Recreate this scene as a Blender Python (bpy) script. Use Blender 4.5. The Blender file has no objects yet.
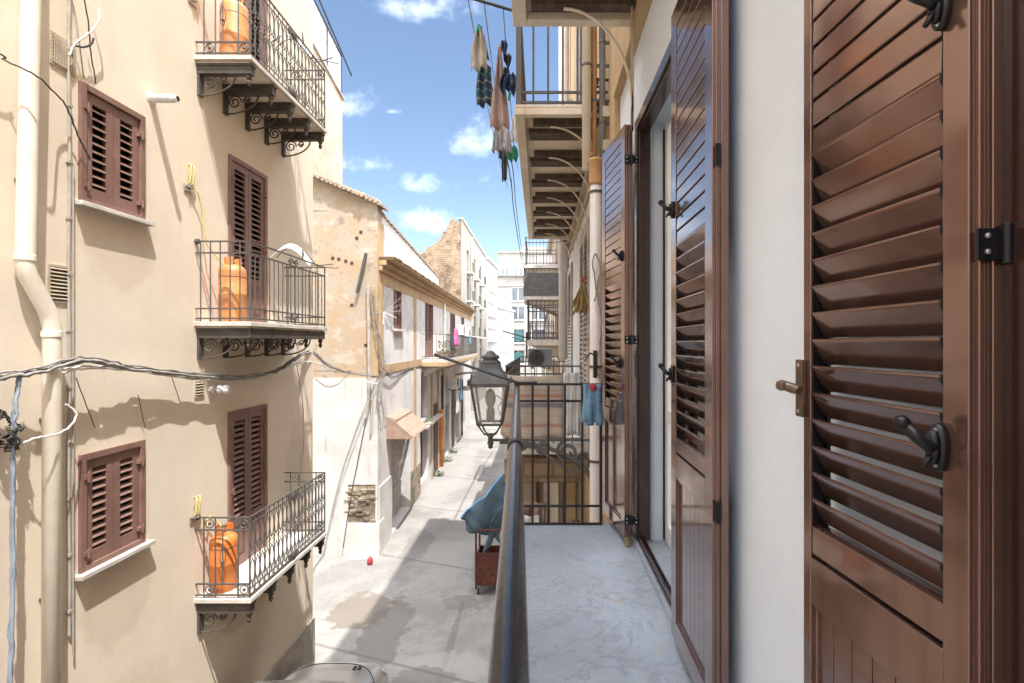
import bpy, math, random
from mathutils import Vector, Matrix
R = math.radians
random.seed(7)
S = bpy.context.scene
COL = S.collection

# ---------------------------------------------------------------- camera, sky, sun, exposure
EYE = 6.0                                   # eye height above the street; a balcony floor at 4.7
cd = bpy.data.cameras.new("camera")
cam = bpy.data.objects.new("camera", cd); COL.objects.link(cam)
cam.location = (0, 0, EYE); cam.rotation_euler = (R(90), 0, 0)
cd.sensor_width = 36; cd.lens = 36 * 500 / 1024
cd.shift_x = -28 / 1024; cd.shift_y = 1.5 / 1024
cd.clip_start = 0.02; cd.clip_end = 600
S.camera = cam

SUN = Vector((.29, -.43, 1.19)).normalized()          # towards the sun
sd = bpy.data.lights.new("sun", 'SUN'); sd.energy = 2.0; sd.angle = R(.5); sd.color = (1, .96, .90)
sun = bpy.data.objects.new("sun", sd); COL.objects.link(sun); sun.location = (5, -5, 40)
sun.rotation_euler = SUN.to_track_quat('Z', 'Y').to_euler()

S.view_settings.view_transform = 'Standard'; S.view_settings.look = 'None'
S.view_settings.exposure = 2.06; S.view_settings.gamma = 1
S.view_settings.use_curve_mapping = False
S.render.engine = 'CYCLES'
S.cycles.use_denoising = True
S.cycles.max_bounces = 8; S.cycles.diffuse_bounces = 5; S.cycles.glossy_bounces = 4
S.cycles.transparent_max_bounces = 12
S.cycles.caustics_reflective = False; S.cycles.caustics_refractive = False
S.cycles.sample_clamp_indirect = 6

def world():
    w = bpy.data.worlds.new("World"); S.world = w; w.use_nodes = True
    nt = w.node_tree; N = nt.nodes; L = nt.links; N.clear()
    def n(t, **k):
        q = N.new(t)
        for a, b in k.items(): setattr(q, a, b)
        return q
    def M(op, a, b=None, c=None):
        q = n('ShaderNodeMath', operation=op)
        for i, v in enumerate((a, b, c)):
            if v is None: continue
            if isinstance(v, (int, float)): q.inputs[i].default_value = v
            else: L.new(v, q.inputs[i])
        return q.outputs[0]
    out = n('ShaderNodeOutputWorld'); bg = n('ShaderNodeBackground')
    sky = n('ShaderNodeTexSky', sky_type='NISHITA', sun_disc=False)
    sky.sun_elevation = math.asin(SUN.z); sky.sun_rotation = math.atan2(SUN.x, SUN.y)
    sky.altitude = 50; sky.air_density = 1.0; sky.dust_density = .1; sky.ozone_density = 0.0
    tc = n('ShaderNodeTexCoord'); sp = n('ShaderNodeSeparateXYZ'); L.new(tc.outputs['Generated'], sp.inputs[0])
    X, Y, Z = sp.outputs
    yy = M('MAXIMUM', M('ABSOLUTE', Y), .05)
    u = M('DIVIDE', X, yy); v = M('DIVIDE', Z, yy)
    cb = n('ShaderNodeCombineXYZ'); L.new(u, cb.inputs[0]); L.new(v, cb.inputs[1])
    L.new(M('SIGN', Y), cb.inputs[2])
    def noise(scale, detail, rough=.6):
        q = n('ShaderNodeTexNoise'); q.inputs['Scale'].default_value = scale
        q.inputs['Detail'].default_value = detail; q.inputs['Roughness'].default_value = rough
        L.new(cb.outputs[0], q.inputs['Vector']); return q.outputs['Fac']
    nz = noise(11, 9, .62); nw = noise(4, 4)
    # small fair-weather clouds, each at its own bearing (u, v) with its own size
    tot = None
    for (px, py, a, b) in ((425, 8, 46, 17), (350, 106, 20, 15), (376, 165, 18, 10), (420, 187, 46, 11), (424, 224, 22, 12),
                           (488, 146, 22, 17), (330, 165, 12, 6), (392, 112, 8, 3), (480, 270, 40, 6), (230, -120, 120, 40), (620, -60, 90, 30), (120, 60, 90, 30)):
        cu, cv = (px - 540) / 500, (343 - py) / 500
        du = M('DIVIDE', M('SUBTRACT', u, cu), a / 500); dv = M('DIVIDE', M('SUBTRACT', v, cv), b / 500)
        # flat base: the lower half falls off faster
        dv = M('MULTIPLY', dv, M('ADD', 1, M('MULTIPLY', M('LESS_THAN', dv, 0), .6)))
        r = M('SQRT', M('ADD', M('MULTIPLY', du, du), M('MULTIPLY', dv, dv)))
        m = M('SUBTRACT', 1, M('MULTIPLY', r, .38))
        tot = m if tot is None else M('MAXIMUM', tot, m)
    tot = M('MAXIMUM', tot, 0)
    tot = M('MULTIPLY', tot, M('GREATER_THAN', Y, .1))
    c1 = M('MULTIPLY_ADD', nz, 3.2, -2.0)
    cf = M('ADD', M('MULTIPLY', tot, 1.45), M('MULTIPLY', M('MULTIPLY', c1, M('GREATER_THAN', tot, .001)), 1.15))
    mr = n('ShaderNodeMapRange', interpolation_type='SMOOTHSTEP'); L.new(cf, mr.inputs[0])
    mr.inputs[1].default_value = .18; mr.inputs[2].default_value = 1.35
    # bright broken cloud cover added out of view, overhead and behind, as fill light
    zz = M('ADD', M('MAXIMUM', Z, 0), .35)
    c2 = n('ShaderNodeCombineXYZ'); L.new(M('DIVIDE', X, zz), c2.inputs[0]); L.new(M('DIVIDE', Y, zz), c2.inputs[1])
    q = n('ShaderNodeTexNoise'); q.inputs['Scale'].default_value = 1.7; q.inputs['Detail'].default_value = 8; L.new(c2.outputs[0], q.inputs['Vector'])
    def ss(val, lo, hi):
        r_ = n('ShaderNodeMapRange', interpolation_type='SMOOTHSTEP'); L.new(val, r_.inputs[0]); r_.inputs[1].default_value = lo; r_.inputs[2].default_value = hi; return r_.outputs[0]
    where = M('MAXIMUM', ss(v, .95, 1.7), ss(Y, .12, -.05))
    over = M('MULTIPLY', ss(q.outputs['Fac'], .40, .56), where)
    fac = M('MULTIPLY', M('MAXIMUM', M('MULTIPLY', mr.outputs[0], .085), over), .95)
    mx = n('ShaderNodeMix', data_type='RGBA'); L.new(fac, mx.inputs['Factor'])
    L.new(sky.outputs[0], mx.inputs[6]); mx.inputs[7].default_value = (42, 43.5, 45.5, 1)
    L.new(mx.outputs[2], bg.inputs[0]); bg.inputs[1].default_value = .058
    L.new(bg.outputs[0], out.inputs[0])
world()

# ---------------------------------------------------------------- helpers
def P(px, py, Y):
    """world point seen at a pixel of the photograph, at distance Y down the street"""
    return Vector(((px - 540) / 500 * Y, Y, EYE + (343 - py) / 500 * Y))

class MB:
    def __init__(s): s.v = []; s.f = []
    def add(s, vs, fs):
        k = len(s.v); s.v += [Vector(p) for p in vs]; s.f += [tuple(i + k for i in f) for f in fs]; return s
    def box(s, x0, x1, y0, y1, z0, z1):
        if x0 > x1: x0, x1 = x1, x0
        if y0 > y1: y0, y1 = y1, y0
        if z0 > z1: z0, z1 = z1, z0
        return s.add([(x0,y0,z0),(x1,y0,z0),(x1,y1,z0),(x0,y1,z0),(x0,y0,z1),(x1,y0,z1),(x1,y1,z1),(x0,y1,z1)],
                     [(0,3,2,1),(4,5,6,7),(0,1,5,4),(1,2,6,5),(2,3,7,6),(3,0,4,7)])
    def obox(s, o, a, b, c):
        """box from corner o with edge vectors a, b, c"""
        o, a, b, c = map(Vector, (o, a, b, c))
        return s.add([o,o+a,o+a+b,o+b,o+c,o+a+c,o+a+b+c,o+b+c],
                     [(0,3,2,1),(4,5,6,7),(0,1,5,4),(1,2,6,5),(2,3,7,6),(3,0,4,7)])
    def tube(s, pts, r, n=6, cap=True, r2=None):
        pts = [Vector(p) for p in pts]; k = len(s.v); m = len(pts); N0 = None
        for i, p in enumerate(pts):
            t = (pts[min(i+1, m-1)] - pts[max(i-1, 0)])
            t = t.normalized() if t.length > 1e-9 else Vector((0,0,1))
            if N0 is None:
                a = Vector((0,0,1)) if abs(t.z) < .9 else Vector((1,0,0))
                N0 = t.cross(a).normalized()
            else:
                N0 = (N0 - t * N0.dot(t))
                N0 = N0.normalized() if N0.length > 1e-9 else t.orthogonal().normalized()
            B = t.cross(N0)
            rr = r if r2 is None else r + (r2 - r) * i / max(1, m-1)
            if isinstance(r, (list, tuple)): rr = r[i]
            for j in range(n):
                a = 2*math.pi*(j+.5)/n
                s.v.append(p + (N0*math.cos(a) + B*math.sin(a)) * rr)
        for i in range(m-1):
            for j in range(n):
                s.f.append((k+i*n+j, k+i*n+(j+1)%n, k+(i+1)*n+(j+1)%n, k+(i+1)*n+j))
        if cap:
            s.f.append(tuple(k+j for j in reversed(range(n)))); s.f.append(tuple(k+(m-1)*n+j for j in range(n)))
        return s
    def lathe(s, c, prof, n=16, axis=None):
        """prof: (radius, height) pairs turned about a vertical (or given) axis through c"""
        c = Vector(c); k = len(s.v)
        q = Vector((0,0,1)).rotation_difference(Vector(axis).normalized()) if axis is not None else None
        for (r, h) in prof:
            for j in range(n):
                a = 2*math.pi*j/n; p = Vector((r*math.cos(a), r*math.sin(a), h))
                s.v.append(c + (q @ p if q else p))
        for i in range(len(prof)-1):
            for j in range(n):
                s.f.append((k+i*n+j, k+i*n+(j+1)%n, k+(i+1)*n+(j+1)%n, k+(i+1)*n+j))
        s.f.append(tuple(k+j for j in reversed(range(n)))); s.f.append(tuple(k+(len(prof)-1)*n+j for j in range(n)))
        return s
    def prism(s, poly, d):
        poly = [Vector(p) for p in poly]; d = Vector(d); n = len(poly)
        return s.add(poly + [p + d for p in poly],
                     [tuple(reversed(range(n))), tuple(range(n, 2*n))] + [(i, (i+1)%n, (i+1)%n+n, i+n) for i in range(n)])
    def grid(s, fn, nu, nv):
        k = len(s.v)
        for i in range(nu+1):
            for j in range(nv+1): s.v.append(Vector(fn(i/nu, j/nv)))
        for i in range(nu):
            for j in range(nv):
                a = k + i*(nv+1) + j; s.f.append((a, a+nv+1, a+nv+2, a+1))
        return s
    def wall(s, O, U, N, w, h, holes, depth):
        """front face at O spanned by U (width w) and Z (height h) with rectangular holes (u0,u1,z0,z1); the reveals go back along -N"""
        O, U, N = Vector(O), Vector(U).normalized(), Vector(N).normalized(); Z = Vector((0,0,1))
        us = sorted({0, w} | {q for H in holes for q in H[:2]}); zs = sorted({0, h} | {q for H in holes for q in H[2:]})
        pt = lambda u, z, d=0: O + U*u + Z*z - N*d
        for a, b in zip(us, us[1:]):
            for c, d in zip(zs, zs[1:]):
                mu, mz = (a+b)/2, (c+d)/2
                if any(H[0] < mu < H[1] and H[2] < mz < H[3] for H in holes): continue
                s.add([pt(a,c), pt(b,c), pt(b,d), pt(a,d)], [(0,1,2,3)])
        for (a, b, c, d) in holes:
            D = depth
            s.add([pt(a,c), pt(b,c), pt(b,d), pt(a,d), pt(a,c,D), pt(b,c,D), pt(b,d,D), pt(a,d,D)],
                  [(0,1,5,4), (1,2,6,5), (2,3,7,6), (3,0,4,7)])
        return s
    def build(s, name, mat, parent=None, smooth=False, bevel=0, solid=0, sub=0):
        me = bpy.data.meshes.new(name)
        org = Vector((0,0,0))
        if parent is None and s.v:
            xs = [p.x for p in s.v]; ys = [p.y for p in s.v]; zs = [p.z for p in s.v]
            org = Vector(((min(xs)+max(xs))/2, (min(ys)+max(ys))/2, min(zs)))
        me.from_pydata([p - org for p in s.v], [], s.f); me.update()
        if smooth: me.polygons.foreach_set('use_smooth', [True]*len(me.polygons))
        o = bpy.data.objects.new(name, me); COL.objects.link(o); o.location = org
        WORLD_OF[o.name] = org.copy()
        if mat: me.materials.append(mat)
        if parent: attach(o, parent)
        if solid: m = o.modifiers.new("s", 'SOLIDIFY'); m.thickness = solid
        if sub: m = o.modifiers.new("u", 'SUBSURF'); m.levels = sub; m.render_levels = sub
        if bevel:
            m = o.modifiers.new("b", 'BEVEL'); m.width = bevel; m.segments = 2; m.limit_method = 'ANGLE'; m.angle_limit = R(35)
            if not smooth:
                me.polygons.foreach_set('use_smooth', [True]*len(me.polygons))
                m.harden_normals = True
        return o

WORLD_OF = {}
def attach(o, p):
    o.parent = p
    o.matrix_parent_inverse = Matrix.Translation(-WORLD_OF.get(p.name, Vector((0,0,0))))
def tag(o, label=None, cat=None, group=None, kind=None):
    for k, v in (('label', label), ('category', cat), ('group', group), ('kind', kind)):
        if v: o[k] = v
    if o.parent is None and o.type == 'MESH': WORLD_OF[o.name] = o.location.copy()
    return o
def thing(name, loc, label, cat, group=None):
    o = bpy.data.objects.new(name, None); COL.objects.link(o); o.location = loc; o.empty_display_size = .2
    WORLD_OF[o.name] = Vector(loc)
    return tag(o, label, cat, group)
def copy_tree(o, shift=(0,0,0), parent=None, label=None):
    c = o.copy(); COL.objects.link(c)
    if parent is not None: c.parent = parent
    else: c.location = o.location + Vector(shift)
    if label: c['label'] = label
    for ch in o.children: copy_tree(ch, parent=c)
    return c

# ---------------------------------------------------------------- materials
def mat(name, col, rough=.7, col2=None, scale=3, lo=.4, hi=.65, detail=6, bump=0, bscale=40, metal=0, coat=0, extra=None, spec=.5, alpha=1, trans=0):
    """principled surface whose colour wanders between col and col2 on world-space noise; extra(ctx) may layer more colour"""
    m = bpy.data.materials.new(name); m.use_nodes = True
    nt = m.node_tree; N = nt.nodes; L = nt.links; b = N['Principled BSDF']
    b.inputs['Roughness'].default_value = rough; b.inputs['Metallic'].default_value = metal
    b.inputs['Specular IOR Level'].default_value = spec; b.inputs['Alpha'].default_value = alpha
    b.inputs['Transmission Weight'].default_value = trans
    if coat: b.inputs['Coat Weight'].default_value = coat; b.inputs['Coat Roughness'].default_value = .08
    geo = N.new('ShaderNodeNewGeometry'); pos = geo.outputs['Position']
    class C: pass
    c = C(); c.N, c.L, c.b, c.pos = N, L, b, pos
    def noise(scale, detail=6, rough=.6, vec=None, stretch=None, dist=0):
        q = N.new('ShaderNodeTexNoise'); q.inputs['Scale'].default_value = scale; q.inputs['Detail'].default_value = detail
        q.inputs['Roughness'].default_value = rough; q.inputs['Distortion'].default_value = dist
        vv = vec or pos
        if stretch:
            mp = N.new('ShaderNodeMapping'); mp.inputs['Scale'].default_value = stretch; L.new(vv, mp.inputs[0]); vv = mp.outputs[0]
        L.new(vv, q.inputs['Vector']); return q.outputs['Fac']
    def ramp(v, lo, hi, smooth=True):
        q = N.new('ShaderNodeMapRange'); q.interpolation_type = 'SMOOTHSTEP' if smooth else 'LINEAR'
        q.inputs[1].default_value = lo; q.inputs[2].default_value = hi; L.new(v, q.inputs[0]); return q.outputs[0]
    def mix(f, a, b_, mode='MIX'):
        q = N.new('ShaderNodeMix'); q.data_type = 'RGBA'; q.blend_type = mode
        for s_, v in ((q.inputs['Factor'], f), (q.inputs[6], a), (q.inputs[7], b_)):
            if isinstance(v, (int, float)): s_.default_value = v
            elif isinstance(v, (tuple, list)): s_.default_value = (*v, 1) if len(v) == 3 else v
            else: L.new(v, s_)
        return q.outputs[2]
    def math_(op, a, b_=None, c_=None):
        q = N.new('ShaderNodeMath'); q.operation = op
        for i, v in enumerate((a, b_, c_)):
            if v is None: continue
            if isinstance(v, (int, float)): q.inputs[i].default_value = v
            else: L.new(v, q.inputs[i])
        return q.outputs[0]
    def xyz():
        q = N.new('ShaderNodeSeparateXYZ'); L.new(pos, q.inputs[0]); return q.outputs
    c.noise, c.ramp, c.mix, c.math, c.xyz = noise, ramp, mix, math_, xyz
    if col2 is not None: out = mix(ramp(noise(scale, detail), lo, hi), col, col2)
    else: out = None
    if extra: out = extra(c, out if out is not None else col)
    if out is None: b.inputs['Base Color'].default_value = (*col, 1)
    elif isinstance(out, (tuple, list)): b.inputs['Base Color'].default_value = (*out, 1)
    else: L.new(out, b.inputs['Base Color'])
    if bump:
        h = noise(bscale, 5, .65)
        if getattr(c, 'height', None) is not None: h = math_('ADD', h, c.height)
        q = N.new('ShaderNodeBump'); q.inputs['Strength'].default_value = bump; q.inputs['Distance'].default_value = .02
        L.new(h, q.inputs['Height']); L.new(q.outputs[0], b.inputs['Normal'])
    return m

def streaks(amount, dark, sx=(5, 5, .35)):
    def f(c, base):
        s_ = c.ramp(c.noise(1.6, 7, .7, stretch=sx), .5, .78)
        base = c.mix(c.math('MULTIPLY', s_, amount), base, dark)
        f2 = c.ramp(c.noise(14, 5, .7), .55, .8)
        return c.mix(c.math('MULTIPLY', f2, amount*.6), base, dark)
    return f

def m_beige():
    def f(c, base):
        base = streaks(.2, (.54, .45, .35))(c, base)
        z = c.xyz()[2]
        low = c.math('MULTIPLY', c.ramp(c.math('ADD', z, c.math('MULTIPLY', c.noise(1.5, 4), -1.2)), 2.2, .3), .2)
        base = c.mix(low, base, (.42, .30, .19))
        nz = c.math('MULTIPLY', c.math('SUBTRACT', c.noise(2.4, 6, .65), .5), 1.1)
        yy = c.xyz()[1]
        for (py_, pz, ry, rz, col, k) in ((5.0, 7.0, .5, .55, (.56, .47, .37), .5), (5.0, 3.5, .45, .6, (.55, .46, .36), .5), (4.6, 6.1, .5, .35, (.72, .66, .58), .6), (5.7, 4.4, .35, .9, (.71, .64, .55), .45),
                                          (7.2, 5.7, .6, .25, (.54, .44, .33), .6), (7.2, 2.3, .7, .35, (.52, .42, .31), .6), (8.6, 3.6, .4, 1.1, (.60, .51, .41), .5), (4.9, 2.2, .8, .5, (.60, .50, .39), .6), (3.9, 9.1, .4, .5, (.60, .50, .39), .5)):
            dy = c.math('DIVIDE', c.math('SUBTRACT', yy, py_), ry); dz = c.math('DIVIDE', c.math('SUBTRACT', z, pz), rz)
            r = c.math('ADD', c.math('SQRT', c.math('ADD', c.math('MULTIPLY', dy, dy), c.math('MULTIPLY', dz, dz))), nz)
            base = c.mix(c.math('MULTIPLY', c.ramp(r, 1.05, .7), k), base, col)
        cr = c.noise(1.1, 8, .75, dist=.6)                       # hairline cracks
        cr = c.math('MULTIPLY', c.ramp(c.math('ABSOLUTE', c.math('SUBTRACT', cr, .5)), .004, .0), .16)
        return c.mix(cr, base, (.34, .26, .2))
    return mat("beige_plaster", (.755, .668, .55), .9, (.70, .615, .50), 1.3, .35, .7, bump=.10, bscale=45, extra=f)

def m_gable():
    def f(c, base):
        z = c.xyz()[2]
        a = c.ramp(c.noise(1.3, 9, .68), .44, .58)
        base = c.mix(a, (.415, .305, .205), (.40, .34, .27))        # flaking ochre over old render
        b_ = c.ramp(c.noise(2.6, 9, .72), .55, .66)
        base = c.mix(c.math('MULTIPLY', b_, .8), base, (.24, .185, .135))
        d = c.ramp(c.noise(7, 7, .7), .6, .72)
        base = c.mix(c.math('MULTIPLY', d, .6), base, (.15, .10, .062))
        w = c.ramp(c.noise(.9, 8, .65, stretch=(1, 1, 1.7)), .56, .64)
        base = c.mix(c.math('MULTIPLY', w, .65), base, (.50, .45, .385))
        return base
    return mat("flaking_plaster", (.6, .42, .27), .95, bump=.5, bscale=9, extra=f)

def m_stone(name, c1, c2, mortar, sx='y', scale=2.4, warp=.25):
    """coursed rubble / brick on an upright wall"""
    def f(c, base):
        x, y, z = c.xyz()
        q = c.N.new('ShaderNodeCombineXYZ')
        hx = c.math('ADD', x if sx == 'x' else y, c.math('MULTIPLY', c.noise(3, 3), warp)); hz = c.math('ADD', z, c.math('MULTIPLY', c.noise(2.2, 3), warp))
        c.L.new(hx, q.inputs[0]); c.L.new(hz, q.inputs[1])
        br = c.N.new('ShaderNodeTexBrick'); br.inputs['Scale'].default_value = scale
        br.inputs['Color1'].default_value = (*c1, 1); br.inputs['Color2'].default_value = (*c2, 1); br.inputs['Mortar'].default_value = (*mortar, 1)
        br.inputs['Mortar Size'].default_value = .025; br.inputs['Bias'].default_value = -.1
        c.L.new(q.outputs[0], br.inputs['Vector']); c.height = c.math('MULTIPLY', br.outputs['Fac'], -1.5)
        o = c.mix(c.ramp(c.noise(1.2, 7, .7), .45, .62), br.outputs[0], tuple(v*.75 for v in c2))
        return c.mix(c.math('MULTIPLY', c.ramp(c.noise(5, 6, .7), .5, .7), .5), o, mortar)
    return mat(name, c1, .95, bump=.8, bscale=12, extra=f)

def m_street():
    def f(c, base):
        x, y, z = c.xyz()
        pt = c.ramp(c.noise(.5, 6, .65), .42, .6)
        base = c.mix(pt, (.262, .25, .236), (.20, .19, .18))
        base = c.mix(c.math('MULTIPLY', c.ramp(c.noise(2.2, 8, .7), .5, .72), .45), base, (.155, .145, .135))
        base = c.mix(c.math('MULTIPLY', c.ramp(c.noise(28, 4, .7), .55, .75), .35), base, (.11, .105, .10))
        nz = c.math('MULTIPLY', c.math('SUBTRACT', c.noise(2.6, 9, .72), .5), 1.7)
        def blob(base, bx, by, rx, ry, col, k):                    # a wet patch or a repair with its own outline
            dx = c.math('DIVIDE', c.math('SUBTRACT', x, bx), rx); dy = c.math('DIVIDE', c.math('SUBTRACT', y, by), ry)
            r = c.math('ADD', c.math('SQRT', c.math('ADD', c.math('MULTIPLY', dx, dx), c.math('MULTIPLY', dy, dy))), nz)
            return c.mix(c.math('MULTIPLY', c.ramp(r, 1.0, .85), k), base, col)
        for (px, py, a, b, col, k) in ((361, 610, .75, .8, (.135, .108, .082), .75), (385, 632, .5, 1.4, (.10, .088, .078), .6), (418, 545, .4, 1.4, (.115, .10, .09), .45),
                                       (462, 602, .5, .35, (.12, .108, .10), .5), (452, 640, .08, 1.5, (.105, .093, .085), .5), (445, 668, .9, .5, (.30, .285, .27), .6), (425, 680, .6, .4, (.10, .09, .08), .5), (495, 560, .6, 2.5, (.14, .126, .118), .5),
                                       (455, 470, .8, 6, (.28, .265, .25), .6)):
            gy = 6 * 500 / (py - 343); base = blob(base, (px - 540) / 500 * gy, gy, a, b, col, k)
        cr = c.noise(.35, 9, .62, dist=1.2)
        cr = c.math('MULTIPLY', c.ramp(c.math('ABSOLUTE', c.math('SUBTRACT', cr, .5)), .004, .0), .6)
        base = c.mix(cr, base, (.11, .10, .09))
        # expansion joints of the concrete pours
        w = c.math('ADD', y, c.math('MULTIPLY', x, .35))
        j = c.math('LESS_THAN', c.math('ABSOLUTE', c.math('SUBTRACT', c.math('PINGPONG', w, 2.1), .02)), .018)
        base = c.mix(c.math('MULTIPLY', c.ramp(c.noise(75, 3, .6), .56, .7), .35), base, (.36, .345, .33))
        return c.mix(c.math('MULTIPLY', j, .6), base, (.10, .095, .09))
    return mat("worn_concrete", (.3, .28, .26), .85, bump=.25, bscale=25, extra=f)

def m_marble():
    def f(c, base):
        v1 = c.noise(2.3, 9, .62, dist=1.6)
        a = c.math('MULTIPLY', c.ramp(c.math('ABSOLUTE', c.math('SUBTRACT', v1, .5)),   .022, .0), .5)
        base = c.mix(a, base, (.17, .19, .22))
        v2 = c.noise(7, 9, .7, dist=1.0)
        a = c.math('MULTIPLY', c.ramp(c.math('ABSOLUTE', c.math('SUBTRACT', v2, .52)), .04, .0), .28)
        base = c.mix(a, base, (.21, .225, .25))
        d = c.ramp(c.noise(14, 7, .75), .48, .7)
        base = c.mix(c.math('MULTIPLY', d, .5), base, (.30, .31, .325))
        x, y, z = c.xyz()
        for (bx, by, r) in ((.39, 2.52, .035), (.12, 2.9, .02), (.5, 2.1, .02)):
            dx = c.math('SUBTRACT', x, bx); dy = c.math('SUBTRACT', y, by)
            rr = c.math('ADD', c.math('SQRT', c.math('ADD', c.math('MULTIPLY', dx, dx), c.math('MULTIPLY', dy, dy))), c.math('MULTIPLY', c.noise(25, 4), .03))
            base = c.mix(c.math('MULTIPLY', c.ramp(rr, r+.02, r-.005), .5), base, (.42, .31, .19))
        j = c.math('LESS_THAN', c.math('ABSOLUTE', c.math('SUBTRACT', y, 2.43)), .0018)
        return c.mix(c.math('MULTIPLY', j, .6), base, (.25, .24, .23))
    return mat("grey_marble", (.355, .395, .455), .42, (.285, .32, .375), 1.8, .35, .65, bump=.06, bscale=60, extra=f)

def m_bronze():
    def f(c, base):
        q = c.ramp(c.noise(9, 5, .6), .3, .8); c.L.new(c.math('MULTIPLY_ADD', q, .15, .11), c.b.inputs['Roughness'])
        d = c.math('MULTIPLY', c.ramp(c.noise(40, 4, .7), .62, .8), .25)
        return c.mix(d, base, (.13, .09, .07))
    return mat("brown_aluminium", (.235, .140, .116), .2, (.19, .110, .090), 2, metal=.74, coat=.7, bump=.012, bscale=6, extra=f, spec=.7)

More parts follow.
